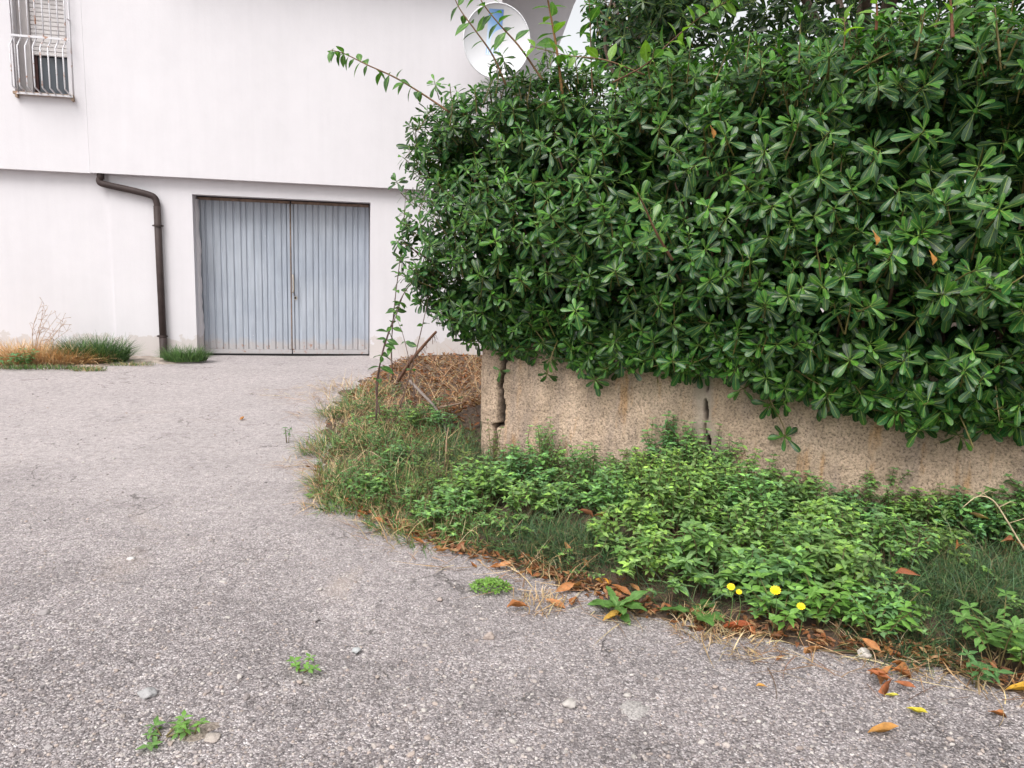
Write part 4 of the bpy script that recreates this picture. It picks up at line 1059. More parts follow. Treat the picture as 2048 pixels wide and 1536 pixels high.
for x, y, n, rad, ln in [(900, 930, 1100, .30, .26), (930, 985, 1000, .28, .24), (960, 960, 800, .26, .24), (870, 960, 700, .28, .24), (1060, 1100, 900, .22, .2), (1130, 1110, 1100, .24, .2), (1180, 1125, 800, .2, .2), (1850, 1200, 1500, .30, .24), (1930, 1215, 1700, .32, .24), (2000, 1240, 1500, .3, .24), (1860, 1270, 1000, .22, .18), (1960, 1150, 1200, .32, .26), (2060, 1200, 900, .3, .26),
                         (1600, 1080, 700, .3, .3), (1450, 1000, 500, .3, .32), (1250, 960, 500, .3, .3), (1700, 1050, 700, .25, .32), (1780, 1290, 700, .2, .14), (1380, 1190, 500, .25, .2), (1100, 980, 500, .3, .25)]:
    c = G(x, y); tuft_field(mf, c[0], c[1], rad, int(n * .68), ln * 1.15, .0018, DARKG, 1.8, 1.2, jit=.7, seg=3)
mf.build('feathery_grass', M['grass_blade'], kind='stuff', label='fine dark feathery grass under the leafy weeds')

# leafy green weeds massed along the wall
WT = [(.125, .235, .075), (.165, .30, .08), (.085, .17, .06), (.21, .37, .08), (.15, .245, .10)]
def weed_stem(ms, ml, root, tip, n_nodes, size, r, bright=1.0, tone=None):
    mid = (root + tip) / 2 + np.array([r.normal(0, .03), r.normal(0, .03), .04])
    pts = bez([root, mid, tip], 8)
    V, F = tube_geo(pts, np.linspace(.0028, .0014, len(pts)), 4, False); ms.add(V, F, (.16, .11, .06))
    for k in range(n_nodes):
        q = .22 + .78 * (k + 1) / n_nodes; f = q * (len(pts) - 1); i = min(int(f), len(pts) - 2); p = pts[i] + (pts[i + 1] - pts[i]) * (f - i)
        top = k == n_nodes - 1
        m = 5 if top else 3; a0 = r.uniform(0, 6.28)
        for j in range(m):
            a = a0 + 6.283 * j / m + r.normal(0, .25); el = r.uniform(.1, .6) if top else r.uniform(-.35, .3)
            d = np.array([math.cos(a) * math.cos(el), math.sin(a) * math.cos(el), math.sin(el)])
            n = np.array([-math.cos(a) * math.sin(el), -math.sin(a) * math.sin(el) - .12, math.cos(el) + .1]) + r.normal(0, .22, 3)
            s = size * r.uniform(.65, 1.15) * (.8 if top else 1.0)
            c = np.array(tone if tone is not None else WT[r.integers(len(WT))]) * bright * (1.35 if top else 1.0) * r.uniform(.8, 1.2)
            ml.append((frame(d, n), p, s, c))
wr = np.random.default_rng(33)
wm = Mass(); leaves = []
def weed_height(t, n):
    h = .13 + .09 * np.interp(t, [-.6, 0, .35, .8, 1.15, 1.4, 1.75, 2.0, 2.25, 2.5, 3.0, 3.6], [.1, .4, 1.0, .6, 2.5, 2.2, .3, .2, .9, .6, .6, .6]) * (1 - min(max(n - .2, 0) / 1.3, 1) * .55)
    return h
DARKP = [(G(1120, 1100)[:2], .17), (G(1925, 1225)[:2], .34), (G(2040, 1215)[:2], .34), (G(905, 945)[:2], .25)]
def one_stem(root, tip, size, bright):
    tt, tn = wall_tn(tip[0], tip[1])
    if tn < .04 and tt > -.05: tip[:2] += WN * (.05 - tn)          # stay in front of the stucco
    L_ = float(np.linalg.norm(tip - root))
    weed_stem(wm, leaves, root, tip, int(np.clip(2 + L_ / .055, 3, 9)), size, wr, bright)
MOUNDS = [(905, 1062, .22, .17), (960, 1030, .26, .24), (1030, 1000, .26, .26), (1085, 975, .22, .36), (1180, 1015, .30, .30), (1270, 1000, .24, .26), (1345, 1010, .28, .50), (1410, 1030, .28, .46), (1335, 1095, .30, .38), (1380, 1060, .26, .46), (1290, 1040, .24, .36), (1475, 1060, .24, .42), (1255, 1120, .20, .24), (1440, 1085, .28, .36), (1300, 1175, .20, .20),
          (1400, 1185, .24, .24), (1500, 1150, .24, .28), (1560, 1060, .28, .32), (1500, 1100, .24, .36), (1545, 1225, .22, .22), (1640, 1130, .26, .26), (1655, 1225, .24, .26), (1690, 1075, .22, .20), (1760, 1075, .22, .33), (1770, 1170, .26, .27), (1730, 1262, .18, .20),
          (1850, 1095, .24, .26), (1940, 1110, .26, .30), (2030, 1120, .30, .34), (2025, 1345, .15, .20), (1060, 1060, .20, .20), (1120, 1045, .20, .16), (860, 1030, .18, .14), (740, 1000, .16, .14), (790, 960, .16, .16), (830, 890, .18, .18), (720, 880, .14, .15), (880, 900, .16, .16), (770, 870, .14, .16), (1610, 1180, .2, .25), (1870, 1160, .18, .2), (1220, 1060, .22, .26), (2150, 1150, .26, .3), (2260, 1210, .26, .3), (2200, 1330, .22, .22), (2330, 1300, .26, .28), (2420, 1180, .28, .34)]
for mx_, my_, mr, mh in MOUNDS:
    c = G(mx_, my_); size0 = wr.uniform(.034, .05) * (1 + .25 * float(sstep(4.4, 3.2, c[1]))); tw = wr.normal(0, .25); br = wr.uniform(.85, 1.2)
    tint_ = np.array([1 + .5 * tw, 1 + .12 * tw, 1 - .3 * tw]) * br
    for k in range(int(50 * (mr / .25) ** 2)):
        a = wr.uniform(0, 6.283); cz = wr.random() ** .8; sz_ = math.sqrt(max(0, 1 - cz * cz)); q = wr.uniform(.78, 1.12)
        tip = np.array([c[0] + mr * sz_ * math.cos(a) * q, c[1] + mr * sz_ * math.sin(a) * q, .03 + mh * cz * q])
        if np.any([np.hypot(*(tip[:2] - p_)) < r_ * .75 for p_, r_ in DARKP]) and wr.random() < .8: continue
        root = np.array([c[0] + (tip[0] - c[0]) * .35, c[1] + (tip[1] - c[1]) * .35, 0.0]); root[2] = max(float(soil_z(root[0], root[1], False)[0]), 0) - .01; tip[2] += max(root[2], 0)
        if poly_sd(tip[:1], tip[1:2], BED)[0] < .03 and wr.random() < .7: continue
        one_stem(root, tip, size0, tint_ * wr.uniform(.8, 1.2))
count = 0
while count < 520:                                     # low growth between the mounds
    t, n = wr.uniform(-.75, 4.0), wr.uniform(.05, 2.0); q = WP(t, n, 0)
    d = float(poly_sd(q[:1], q[1:2], BED)[0])
    if d < .08: continue
    pxy, _ = project(q); count += 1
    if pxy[0, 0] > 2200 or (pxy[0, 0] < 860 and wr.random() < .6): continue
    if any(np.hypot(*(q[:2] - c)) < r_ for c, r_ in DARKP) and wr.random() < .9: continue
    root = np.array([q[0], q[1], max(float(soil_z(q[0], q[1], False)[0]), 0) - .01])
    one_stem(root, root + np.array([wr.normal(0, .06), wr.normal(0, .06), wr.uniform(.06, .15)]), wr.uniform(.025, .042), wr.uniform(.6, 1.0))
wm.many(T_PAR, np.array([l[0] for l in leaves]), np.array([l[1] for l in leaves]), np.array([l[2] for l in leaves]), np.array([l[3] for l in leaves]))
wm.build('leafy_ground_cover', M['weed_leaf'], kind='stuff', label='mass of leafy green weeds along the foot of the stucco wall')

# yellowing small-leaved weeds between grass and weeds
ym = Mass(); yl = []
for x, y, n_, s_ in [(960, 980, 26, .022), (1010, 975, 18, .022), (880, 1010, 22, .02), (850, 1035, 16, .02), (760, 1015, 14, .03), (800, 870, 20, .03), (860, 880, 18, .032), (730, 850, 14, .034), (710, 1000, 20, .03), (820, 960, 18, .03), (760, 930, 16, .03)]:
    c = G(x, y)
    for k in range(n_):
        q = c + np.array([wr.normal(0, .11), wr.normal(0, .13), 0]); q[2] = max(float(soil_z(q[0], q[1], False)[0]), 0) + .03
        weed_stem(ym, yl, q, q + np.array([wr.normal(0, .05), wr.normal(0, .05), wr.uniform(.08, .2)]), 4, s_, wr, 1.0, (.13, .17, .04) if y > 960 and x > 800 else (.075, .16, .045))
ym.many(T_PAR, np.array([l[0] for l in yl]), np.array([l[1] for l in yl]), np.array([l[2] for l in yl]), np.array([l[3] for l in yl]))
ym.build('small_weed_ground_cover', M['weed_leaf'], kind='stuff', label='small yellowing weeds mixed into the grass')

# leaf litter on the bank and in the gutter of the bed
lm = Mass(); lp, lR, lS, lC = [], [], [], []
DRY = [(.30, .13, .055), (.24, .10, .05), (.38, .19, .085), (.19, .085, .045), (.42, .25, .13), (.33, .12, .045)]
lr = np.random.default_rng(44)
def litter(x, y, s, k=1.0, lift=.01):
    z = max(float(soil_z(x, y, False)[0]), 0) + lift
    a = lr.uniform(0, 6.28); d = np.array([math.cos(a), math.sin(a), lr.normal(0, .25)])
    lp.append((x, y, z + lr.uniform(0, .018))); lR.append(frame(d, np.array([lr.normal(0, .4), lr.normal(0, .4), 1]))); lS.append(s * lr.uniform(.7, 1.2)); lC.append(np.array(DRY[lr.integers(len(DRY))]) * k * lr.uniform(.7, 1.25))
for k in range(3600):
    q = np.array([lr.uniform(-1.75, .9), lr.uniform(5.5, 11.3)])
    if poly_sd(q[:1], q[1:], BED)[0] < .03: continue
    t, n = wall_tn(*q)
    if t > .1 and n > -.3: continue
    if q[0] < -.95 and q[1] < 7.6 and lr.random() < .7: continue
    litter(q[0], q[1], .06, .8)
for k in range(900):                                   # along the front edge
    i = lr.integers(5, len(BED) - 6); f = lr.random(); e = np.array(BED[i]) * (1 - f) + np.array(BED[i + 1]) * f
    litter(e[0] + lr.normal(0, .03) , e[1] + abs(lr.normal(.04, .06)), .042, .85)
lm.many(T_DRY, np.array(lR), np.array(lp), np.array(lS), np.array(lC))
lm.build('leaf_litter', M['dry_leaf'], kind='stuff', label='brown dead leaf litter on the bank and bed edge')
bt = Mass()   # dark brown twiggy heap behind the wall end
for k in range(1500):
    q = np.array([lr.normal(-.45, .42), lr.uniform(6.6, 10.8)]) if k < 900 else np.array([lr.uniform(-1.7, -.2), lr.uniform(6.0, 11.0)])
    if poly_sd(q[:1], q[1:], BED)[0] < .05: continue
    z = float(soil_z(q[0], q[1], False)[0]); a = lr.uniform(0, 6.28)
    blades(bt, np.array([[q[0], q[1], max(z, 0)]]), np.array([[math.cos(a) * .9, math.sin(a) * .9, lr.uniform(.05, .8)]]), np.array([lr.uniform(.12, .42)]), np.array([.0025]), lr.normal(0, .6, (1, 3)), cols(BROWN + STRAW[:2], 1))
bt.build('twig_litter', M['grass_blade'], kind='stuff', label='heap of brown twigs behind the wall end')

# ------------------------------------------------------------------ single weeds, each a thing
def weed(label, x, y, stems, h, size, tone, spread=.10, cat='weed', group=None, name='leafy_weed', nodes=5, kind='par', seed=1):
    r = np.random.default_rng(seed); b = G(x, y); b[2] = max(float(soil_z(b[0], b[1], False)[0]), 0)
    t = empty(name, b, label=label, cat=cat, group=group)
    for k in range(stems):
        a = 6.283 * k / stems + r.normal(0, .4); root = b + np.array([math.cos(a), math.sin(a), 0]) * .012
        tip = b + np.array([math.cos(a) * spread * r.uniform(.5, 1.2), math.sin(a) * spread * r.uniform(.5, 1.2), h * r.uniform(.7, 1.1)])
        pts = bez([root, (root + tip) / 2 + np.array([0, 0, h * .12]), tip], 8)
        tube_mesh('stem', pts - b, np.linspace(.003, .0015, len(pts)), M['bark'], t, 5, (.16, .13, .05))
        for n_ in range(nodes):
            q = .25 + .75 * (n_ + 1) / nodes; i = min(int(q * (len(pts) - 1)), len(pts) - 1); p = pts[i]; top = n_ == nodes - 1
            m = 4 if top else 2; a0 = r.uniform(0, 6.28)
            for j in range(m):
                aa = a0 + 6.283 * j / m; el = r.uniform(.0, .5) if top else r.uniform(-.4, .25)
                d = np.array([math.cos(aa) * math.cos(el), math.sin(aa) * math.cos(el), math.sin(el)])
                put_leaf(t, b, p, d, np.array([-math.cos(aa) * math.sin(el), -math.sin(aa) * math.sin(el) - .1, math.cos(el)]) + r.normal(0, .2, 3), size * r.uniform(.7, 1.15), kind, tone)
    return t, b
WG1, WG2, WG3 = (.12, .25, .06), (.16, .33, .06), (.09, .20, .07)
weed('leafy weed with broad green leaves at the front right corner', 1995, 1345, 6, .24, .065, WG1, .16, seed=51)
weed('small leafy weed in front of the corner weed on the asphalt edge', 1950, 1372, 3, .10, .055, WG3, .07, seed=52, nodes=4)
weed('bright leafy weed leaning over the round white pebble', 1755, 1292, 5, .22, .060, WG2, .15, seed=53)
weed('bright green weed beside the yellow flowers', 1560, 1268, 5, .22, .06, WG2, .14, seed=54)
weed('pale fresh weed sprouting in the middle of the front row', 1640, 1262, 5, .24, .055, WG2, .13, seed=55)
weed('leafy weed standing alone in front of the dark grass hollow', 1255, 1165, 4, .2, .05, WG1, .13, seed=56)
weed('tall weed spike standing against the stucco right of the second crack', 1782, 1078, 2, .50, .04, WG3, .04, seed=57, nodes=10)
weed('weed spike climbing the stucco near its left crack', 1085, 985, 2, .42, .035, WG3, .05, seed=58, nodes=9)
weed('wispy weed growing out of the left wall crack', 985, 965, 4, .38, .025, (.09, .15, .04), .05, seed=59, nodes=9)
weed('weed spike standing before the second wall crack', 1345, 1000, 3, .52, .045, WG3, .07, seed=60, nodes=9)
weed('leafy weed at the right edge under the dry stalk', 2010, 1135, 5, .30, .055, WG1, .16, seed=61)
weed('tiny green weed in a hollow of the asphalt', 606, 1342, 5, .03, .032, WG2, .05, seed=62, nodes=2)
weed('small weed sprouting beside the sandy patch at the bottom left', 325, 1476, 5, .02, .036, WG1, .06, seed=63, nodes=2)
weed('thin green sprig on the sandy patch at the bottom left', 382, 1470, 3, .06, .03, WG2, .04, seed=64, nodes=3)
weed('little weed on the asphalt left of the grassy bed', 575, 885, 3, .14, .03, WG3, .03, seed=65, nodes=5)
weed('flat green sprig on the asphalt by the straw tuft', 628, 992, 5, .02, .04, WG1, .06, seed=66, nodes=2)
# sow thistle: a rosette of long toothed leaves
def rosette_weed(label, x, y, n, s, tone, seed, el=.45, kind='lanc'):
    r = np.random.default_rng(seed); b = G(x, y, .015); t = empty('rosette_weed', b, label=label, cat='weed')
    V, F = tube_geo([(0, 0, -.01), (0, 0, .02)], .006, 6); poly_obj('crown_stem', V, F, M['bark'], t, True, (.2, .2, .07))
    for k in range(n):
        a = k * 2.4 + r.normal(0, .2); e = r.uniform(.12, el * 2)
        put_leaf(t, b, b + np.array([0, 0, .012]), np.array([math.cos(a) * math.cos(e), math.sin(a) * math.cos(e), math.sin(e)]), np.array([-math.cos(a) * math.sin(e), -math.sin(a) * math.sin(e), math.cos(e)]) + r.normal(0, .15, 3), s * r.uniform(.7, 1.15), kind, tone)
rosette_weed('sow thistle rosette with ragged leaves on the asphalt edge', 1235, 1222, 12, .15, (.10, .21, .05), 71)
rosette_weed('broad flat dock leaf rosette beside the brown leaves', 1385, 1232, 6, .20, (.09, .20, .045), 72, .5)
# green cushion plant
def cushion(x, y):
    b = G(x, y); t = empty('cushion_plant', b, label='round bright green cushion plant alone on the asphalt', cat='weed'); r = np.random.default_rng(9); m = Mass(); R_, P_, S_, C_ = [], [], [], []
    for k in range(520):
        a = r.uniform(0, 6.28); q = math.sqrt(r.random()); px2, py2 = .095 * q * math.cos(a), .075 * q * math.sin(a); z = .035 * (1 - q * q) + r.uniform(0, .012) + .006
        e = r.uniform(-.2, .9); aa = r.uniform(0, 6.28)
        R_.append(frame((math.cos(aa) * math.cos(e), math.sin(aa) * math.cos(e), math.sin(e)), (r.normal(0, .4), r.normal(0, .4) - .3, 1))); P_.append((px2, py2, z)); S_.append(r.uniform(.012, .02)); C_.append(np.array([.16, .30, .05]) * r.uniform(.7, 1.3))
    m.many(T_ELL, np.array(R_), np.array(P_), np.array(S_), np.array(C_)); m.build('leaf_cushion', M['weed_leaf'], t, kind='stuff')
cushion(982, 1180)
# yellow flowers
M['petal'] = plain_mat('yellow_petal', (.85, .62, .01), .6, .12, 40)
def flower(x, y, Y, sz, label):
    c = AT(x, y, Y); g = np.array([c[0] + .01, c[1] + .02, .03]); t = empty('yellow_flower', g, label=label, cat='flower', group='yellow flowers in the weeds')
    pts = bez([g, (g + c) / 2 + np.array([.01, 0, .01]), c], 8) - g; tube_mesh('stem', pts, .0018, M['bark'], t, 5, (.10, .17, .05))
    tc = np.array([0.0, 0, CAM_H]) - c; tc /= np.linalg.norm(tc); ax = tc * .7 + np.array([0, 0, .7]); Fm = frame(np.cross(ax, [1, 0, 0.2]), ax)
    for ring, (n, ln, el) in enumerate([(12, sz, .15), (9, sz * .65, .6)]):
        for k in range(n):
            a = 6.283 * k / n + ring * .2
            d = Fm @ np.array([math.cos(a) * math.cos(el), math.sin(a) * math.cos(el), math.sin(el)]); w = np.cross(ax / np.linalg.norm(ax), d); w /= np.linalg.norm(w); o = c - g
            V = [o - w * ln * .05, o + w * ln * .05, o + d * ln * .7 + w * ln * .2, o + d * ln + w * ln * .12, o + d * ln - w * ln * .12, o + d * ln * .7 - w * ln * .2]
            poly_obj('petal', V, [[0, 1, 2, 3, 4, 5]], M['petal'], t)
flower(1462, 1174, 3.05, .017, 'yellow flower at the left of the pair of blooms')
flower(1478, 1184, 3.05, .013, 'smaller yellow flower beside the left bloom')
flower(1551, 1181, 3.0, .022, 'largest yellow flower above the bright weed')
flower(1602, 1213, 2.95, .017, 'low yellow flower right of the largest bloom')
# dry seed stalk at the right edge
dst = empty('dry_stalk', G(2055, 1130), label='bleached dry stalk arching over the weeds at the right edge', cat='stalk'); b0 = np.array(dst.location)
pts = bez([AT(2070, 1130, 3.5), AT(2040, 1085, 3.5), AT(2010, 1035, 3.5), AT(1985, 1000, 3.5), AT(1955, 993, 3.5), AT(1925, 1015, 3.5)], 24)
tube_mesh('stem', pts - b0, np.linspace(.005, .002, len(pts)), M['bark'], dst, 6, (.55, .44, .28))
for f, dx in ((10, .05), (13, -.04), (7, .08), (16, .05)):
    tube_mesh('side_stalk', [pts[f] - b0, pts[f] - b0 + np.array([dx, 0, .03]), pts[f] - b0 + np.array([dx * 1.8, .01, .02])], [.002, .0016, .001], M['bark'], dst, 5, (.52, .40, .25))

# ------------------------------------------------------------------ grass and straw at the foot of the house
def house_clump(label, x, y, n, rad, ln, col, name='grass_clump', cat='grass', lean=.7, dz=.02, w=.004):
    c = G(x, y); t = empty(name, c, label=label, cat=cat); m = Mass()
    a = gr_.uniform(0, 6.28, n); q = np.sqrt(gr_.random(n))
    roots = np.stack([q * np.cos(a) * rad[0], q * np.sin(a) * rad[1], np.full(n, .0)], 1)
    ex = np.array([math.cos(HA), math.sin(HA), 0]); ey = np.array([-math.sin(HA), math.cos(HA), 0])
    roots = roots[:, :1] * ex + roots[:, 1:2] * ey + np.array([0, 0, .015])
    d = np.stack([np.cos(a) * lean * q, np.sin(a) * lean * q * .5 - .1, np.ones(n)], 1) + gr_.normal(0, .25, (n, 3))
    b = gr_.normal(0, .5, (n, 3)); b[:, 2] = -np.abs(gr_.normal(.7, .4, n))
    blades(m, roots, d, gr_.uniform(ln * .35, ln, n), gr_.uniform(w * .5, w, n), b, cols(col, n))
    m.build('blade_mass', M['grass_blade'], t, kind='stuff')
house_clump('large green grass clump against the white wall', 190, 726, 2600, (.38, .17), .42, GREEN[:3] + [(.04, .10, .04)])
house_clump('green grass tuft between downpipe and garage door', 372, 724, 1100, (.26, .15), .27, GREEN[:3])
house_clump('heap of orange-tan straw against the white wall', 60, 728, 4600, (.85, .20), .36, [(.66, .44, .22), (.60, .37, .17), (.70, .52, .31), (.50, .29, .13)], 'straw_heap', 'straw', 1.6, w=.004)
house_clump('low trampled grass at the edge of the verge', 70, 740, 900, (.8, .10), .08, GREEN + BROWN[:1], w=.004)
house_clump('flat dry grass patch on the dusty verge', 265, 733, 260, (.28, .08), .08, GREEN + STRAW[:2], w=.003)
house_clump('flat grass patch on the asphalt by the red speck', 178, 744, 260, (.2, .07), .08, GREEN + STRAW[:2], w=.003)
weed('green leafy weed at the foot of the straw heap', 50, 736, 8, .2, .07, WG3, .16, seed=81)
weed('small leafy weed left of the straw heap weed', 12, 738, 5, .12, .06, WG3, .1, seed=82, nodes=3)
# dry weed stalks standing against the wall
def dry_plant(x, y, label):
    b = G(x, y); t = empty('dry_weed', b, label=label, cat='weed'); r = np.random.default_rng(91)
    for k in range(9):
        tip = np.array([.12 + .045 * k + r.normal(0, .04), .05, .78 - .035 * k * r.uniform(.6, 1.2)]); mid_ = tip * .5 + np.array([r.normal(-.03, .03), 0, .02])
        pts = bez([(0, 0, 0), mid_, tip], 10); tube_mesh('stem', pts, np.linspace(.006, .002, len(pts)), M['bark'], t, 5, (.46, .34, .26))
        for q in range(7):
            i = r.integers(4, len(pts)); d = r.normal(0, 1, 3) * np.array([1, .4, .7]) + np.array([.3, 0, .5]); d /= np.linalg.norm(d); p = pts[i]
            tube_mesh('twig', [p, p + d * .05, p + d * .10], [.0024, .002, .003], M['bark'], t, 4, (.40, .28, .21))
dry_plant(68, 724, 'pale dry weed stalks rising from the straw against the wall')

# ------------------------------------------------------------------ fallen leaves, one by one
fr = np.random.default_rng(101)
def fallen(x, y, s, tone, label, group=None, kind='dry', tilt=.2, z=.008, az=None):
    p = G(x, y); p[2] = max(float(soil_z(p[0], p[1])[0]), 0) + z
    a = fr.uniform(0, 6.28) if az is None else az
    o = bpy.data.objects.new('fallen_leaf', get_leaf(kind, tone)); COL.objects.link(o); props(o, label, 'leaf', group)
    Rm = frame((math.cos(a), math.sin(a), fr.normal(0, tilt * .5)), (fr.normal(0, tilt), fr.normal(0, tilt), 1)) * s
    o.matrix_world = Matrix(((*Rm[0], p[0]), (*Rm[1], p[1]), (*Rm[2], p[2]), (0, 0, 0, 1)))
    return o
D1, D2, D3, YL = (.36, .14, .05), (.42, .20, .08), (.26, .10, .05), (.62, .42, .04)
fallen(1735, 1470, .11, (.45, .22, .06), 'tan leaf lying alone at the bottom right', None, 'dry', .1, az=.1)
fallen(1811, 1420, .075, (.60, .50, .05), 'yellow leaf alone on the asphalt below the brown leaf heap', None, 'dry', .1, az=-.9)
fallen(2010, 1384, .12, (.58, .33, .04), 'yellow-orange leaf at the right edge under the corner weed', None, 'dry', .1, az=-.2)
fallen(1975, 1427, .06, D1, 'small red-brown leaf near the right edge', None, 'dry2', .2, az=-.3)
fallen(1860, 1316, .09, D2, 'curled brown leaf below the dark grass', None, 'dry2', .5, az=1.2)
fallen(1768, 1394, .05, (.55, .50, .08), 'narrow yellow leaf at the foot of the brown leaf heap', None, 'dry', .1, az=-.2)
fallen(1190, 1168, .09, (.62, .30, .03), 'orange leaf by the brown leaves above the sow thistle', None, 'dry', .4, az=-.8)
fallen(1205, 1246, .10, (.50, .30, .06), 'ochre leaf under the sow thistle', None, 'dry', .2, az=.5)
fallen(1440, 1262, .14, (.34, .08, .03), 'long red-brown leaf below the dock leaves', None, 'dry', .15, az=.05)
fallen(1535, 1378, .04, (.5, .25, .06), 'tiny tan leaf alone on the asphalt below the weeds', None, 'dry2', .2)
fallen(1570, 1315, .045, D1, 'small orange-brown leaf on the asphalt beside the weed edge', None, 'dry2', .2)
fallen(1565 + 400, 1140, .10, (.55, .34, .18), 'pale tan leaf caught on the weeds at the right', None, 'dry', .3, .22)
fallen(735, 1040, .10, (.45, .16, .06), 'orange-brown leaf at the grass edge', None, 'dry', .3, .03)
fallen(480, 842, .10, (.5, .22, .08), 'orange leaf scrap far out on the asphalt', None, 'dry', .2)
for k in range(11):                                    # the little heap
    fallen(1782 + fr.normal(0, 9), 1356 + fr.normal(0, 14), fr.uniform(.07, .10), (D1, (.40, .17, .06), (.33, .11, .045))[k % 3], 'brown leaf in the small heap of leaves on the asphalt', 'leaves of the small brown heap', ('dry', 'dry2')[k % 2], .5, .012 + .005 * k)
for x, y in [(975, 1142), (990, 1140), (1065, 1160), (1050, 1150), (1120, 1135), (1140, 1128), (1180, 1150), (1160, 1178), (1110, 1190), (1130, 1185), (1210, 1178), (1235, 1160), (1265, 1202), (1090, 1205), (1060, 1222), (1150, 1200), (1240, 1235), (1280, 1195)]:
    fallen(x, y, fr.uniform(.06, .11), (D1, D2, D3, (.46, .2, .08))[fr.integers(4)], 'brown leaf in the strip of dead leaves left of the sow thistle', 'brown leaves left of the sow thistle', ('dry', 'dry2')[fr.integers(2)], .45, .016)
for x, y in [(1340, 1250), (1370, 1258), (1400, 1255), (1470, 1268), (1510, 1276), (1540, 1280), (1590, 1290), (1650, 1302), (1690, 1308), (1820, 1330), (1845, 1325), (1900, 1340), (1930, 1345), (1960, 1352)]:
    fallen(x, y, fr.uniform(.05, .10), (D1, D2, D3, (.40, .13, .05))[fr.integers(4)], 'brown leaf in the litter line right of the dock leaves', 'brown leaves along the right weed edge', ('dry', 'dry2')[fr.integers(2)], .4, .014)
for x, y in [(770, 1052), (800, 1058), (825, 1072), (850, 1092), (890, 1100), (910, 1112), (940, 1128), (720, 1035), (870, 1108), (780, 1062)]:
    fallen(x, y, fr.uniform(.05, .09), (D1, D2, D3)[fr.integers(3)], 'brown leaf along the asphalt edge below the wild grass', 'brown leaves below the wild grass', 'dry', .4, .014)
for x, y in [(1830, 1240), (1990, 1165), (2020, 1160), (1840, 1150), (1900, 1180), (1150, 1095), (1180, 1105), (1620, 1150), (1700, 1120), (1500, 1100), (1310, 965)]:
    fallen(x, y, fr.uniform(.07, .10), (D1, D3, (.28, .09, .04))[fr.integers(3)], 'brown leaf caught in the dark feathery grass', 'brown leaves caught in the grass', 'dry2', .5, .14)
for x, y in [(1745, 460), (1858, 500), (1420, 250)]:
    q = AT(x, y, {1745: 3.62, 1858: 3.6, 1420: 4.2}[x]); o = bpy.data.objects.new('withered_leaf', get_leaf('dry2', (.42, .20, .05))); COL.objects.link(o); o.parent = hedge
    Rm = frame((.3, -.3, -.8), (.2, -1, .3)) * .07; q = q - hb; o.matrix_local = Matrix(((*Rm[0], q[0]), (*Rm[1], q[1]), (*Rm[2], q[2]), (0, 0, 0, 1)))

# ------------------------------------------------------------------ stones
def stone_me(seed, sub=2, flat=.6):
    bm = bmesh.new(); bmesh.ops.create_icosphere(bm, subdivisions=sub, radius=1.0)
    for v in bm.verts:
        n_ = mnoise.noise(v.co * 1.1 + Vector((seed * 3.1, seed, 0))) * .55 + mnoise.noise(v.co * 3.0 + Vector((seed, 0, 5))) * .22
        v.co *= 1 + n_; v.co.z *= flat
    me = bpy.data.meshes.new('pebble'); bm.to_mesh(me); bm.free(); me.polygons.foreach_set('use_smooth', [True] * len(me.polygons)); return me
def pebble(x, y, s, col, label, group=None, seed=1, flat=.6, asp=1.0):
    me = stone_me(seed, 3 if s > .02 else 2, flat); a = me.color_attributes.new('col', 'FLOAT_COLOR', 'POINT')
    for d in a.data: d.color = (*col, 1)
    o = link('pebble', me, M['stone'], label=label, cat='stone', group=group); p = G(x, y); o.location = (p[0], p[1], s * flat * .45); o.scale = (s * asp, s, s); o.rotation_euler = (0, 0, seed * 1.7)
WH, PK, GY = (.50, .46, .43), (.42, .345, .305), (.33, .30, .295)
pebble(1728, 1314, .026, (.62, .57, .52), 'round white pebble at the weed edge', seed=1, flat=.85)
pebble(298, 1391, .028, (.38, .37, .37), 'pale angular stone on the asphalt at the lower left', seed=2, flat=.6)
pebble(978, 1275, .024, PK, 'oval pinkish stone left of the sow thistle', seed=3, asp=.6)
pebble(712, 1302, .018, (.42, .43, .43), 'square grey-white stone beside the mossy crack', seed=4)
pebble(425, 1478, .022, (.44, .38, .34), 'flat pale slab of stone on the sandy patch', seed=5, flat=.35, asp=1.2)
pebble(262, 1120, .020, (.60, .58, .56), 'small white stone far left on the asphalt', seed=6)
pebble(88, 1229, .022, GY, 'grey-white stone near the left edge', seed=7)
pebble(1138, 1410, .022, WH, 'white angular chip near the bottom centre', seed=8)
for k, (x, y) in enumerate([(848, 1422), (855, 1478), (520, 1355), (405, 1368), (600, 1365), (530, 1372), (446, 1165), (420, 1208), (632, 1240), (480, 1355), (755, 1355), (70, 1482), (295, 1528), (950, 1360), (1020, 1440), (1255, 1392), (1430, 1375), (1520, 1355), (1640, 1450), (1350, 1305), (1210, 1310), (690, 1060), (430, 870), (455, 1050), (560, 945), (880, 1200), (760, 1200), (640, 1180), (330, 1300), (200, 1350), (1490, 1440), (1900, 1480), (1330, 1500), (1060, 1500), (700, 1500), (560, 1500)]):
    pebble(x, y, fr.uniform(.006, .012), (WH, PK, GY)[k % 3], 'small pale stone scattered on the asphalt', 'small stones on the asphalt', seed=20 + k, asp=fr.uniform(.7, 1.3))
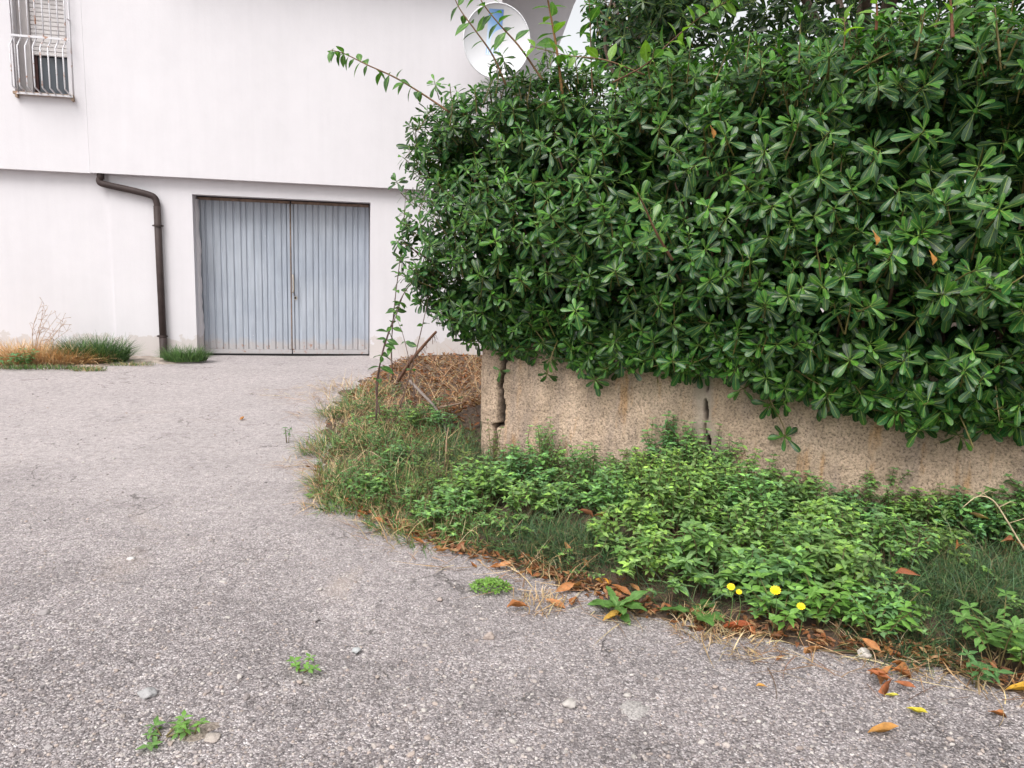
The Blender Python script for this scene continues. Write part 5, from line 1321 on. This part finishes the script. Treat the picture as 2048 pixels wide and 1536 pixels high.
# loose gravel
bm = bmesh.new(); bmesh.ops.create_icosphere(bm, subdivisions=1, radius=1.0)
IV = np.array([v.co[:] for v in bm.verts]); IF = np.array([[v.index for v in f.verts] for f in bm.faces]); bm.free()
gv = Mass(); n = 7500
xy = []
while len(xy) < n:
    x, y = fr.uniform(-20, 2068), 700 + 840 * fr.random() ** .8
    p = G(x, y)
    if p[1] > 10.0: continue
    if poly_sd(np.array([p[0]]), np.array([p[1]]), BED)[0] > -.02: continue
    xy.append(p)
xy = np.array(xy); jit = IV[None] * (1 + fr.normal(0, .16, (8, len(IV), 1)))
sz = np.exp(fr.normal(math.log(.0035), .40, n)); tone = np.array([WH, PK, GY, (.22, .2, .2), (.46, .40, .37), (.3, .26, .25)])[fr.integers(0, 6, n)] * fr.uniform(.7, 1.1, (n, 1))
zz = asphalt_z(xy[:, 0], xy[:, 1])
for k in range(8):
    m = np.arange(n) % 8 == k; c = int(m.sum())
    a = fr.uniform(0, 6.28, c); R_ = np.zeros((c, 3, 3)); R_[:, 0, 0] = np.cos(a); R_[:, 0, 1] = -np.sin(a); R_[:, 1, 0] = np.sin(a); R_[:, 1, 1] = np.cos(a); R_[:, 2, 2] = 1
    S_ = np.stack([sz[m] * fr.uniform(.8, 1.5, c), sz[m], sz[m] * fr.uniform(.5, .8, c)], 1)
    P_ = xy[m].copy(); P_[:, 2] = zz[m] + sz[m] * .2
    gv.many((jit[k], IF, np.zeros((len(IV), 3)), np.ones((len(IV), 3))), R_, P_, S_, tone[m])
gv.build('gravel', M['stone'], smooth=False, kind='stuff', label='fine loose gravel scattered over the asphalt')
# sandy patch and cement smear on the asphalt
def smear(name, x, y, rx, ry, mat, label, seed):
    p = G(x, y); bm = bmesh.new(); n_ = 40; ring = []
    c = bm.verts.new((0, 0, .006))
    for i in range(n_):
        a = 6.283 * i / n_; q = 1 + .45 * mnoise.noise((math.cos(a) * 1.6 + seed, math.sin(a) * 1.6, seed)) + .25 * mnoise.noise((math.cos(a) * 5, math.sin(a) * 5, seed))
        ring.append(bm.verts.new((rx * q * math.cos(a), ry * q * math.sin(a), -.002)))
    inner = [bm.verts.new((v.co.x * .7, v.co.y * .7, .006)) for v in ring]
    for i in range(n_):
        bm.faces.new((ring[i], ring[(i + 1) % n_], inner[(i + 1) % n_], inner[i])); bm.faces.new((inner[i], inner[(i + 1) % n_], c))
    me = bpy.data.meshes.new(name); bm.to_mesh(me); bm.free(); me.polygons.foreach_set('use_smooth', [True] * len(me.polygons))
    o = link(name, me, mat, kind='structure', label=label); o.location = (p[0], p[1], float(asphalt_z(np.array([p[0]]), np.array([p[1]]))[0]) + .002)
M['sand'] = plain_mat('sandy_silt', (.36, .295, .25), .95, .75, 130, 1.0)
M['cement'] = plain_mat('cement_smear', (.42, .39, .375), .95, .65, 120, 1.0)
smear('sandy_patch_ground', 385, 1458, .085, .055, M['sand'], 'sandy silt patch on the asphalt at the bottom left', 3)
smear('cement_patch_ground', 1268, 1418, .05, .05, M['cement'], 'pale cement smear on the asphalt near the bottom', 5)
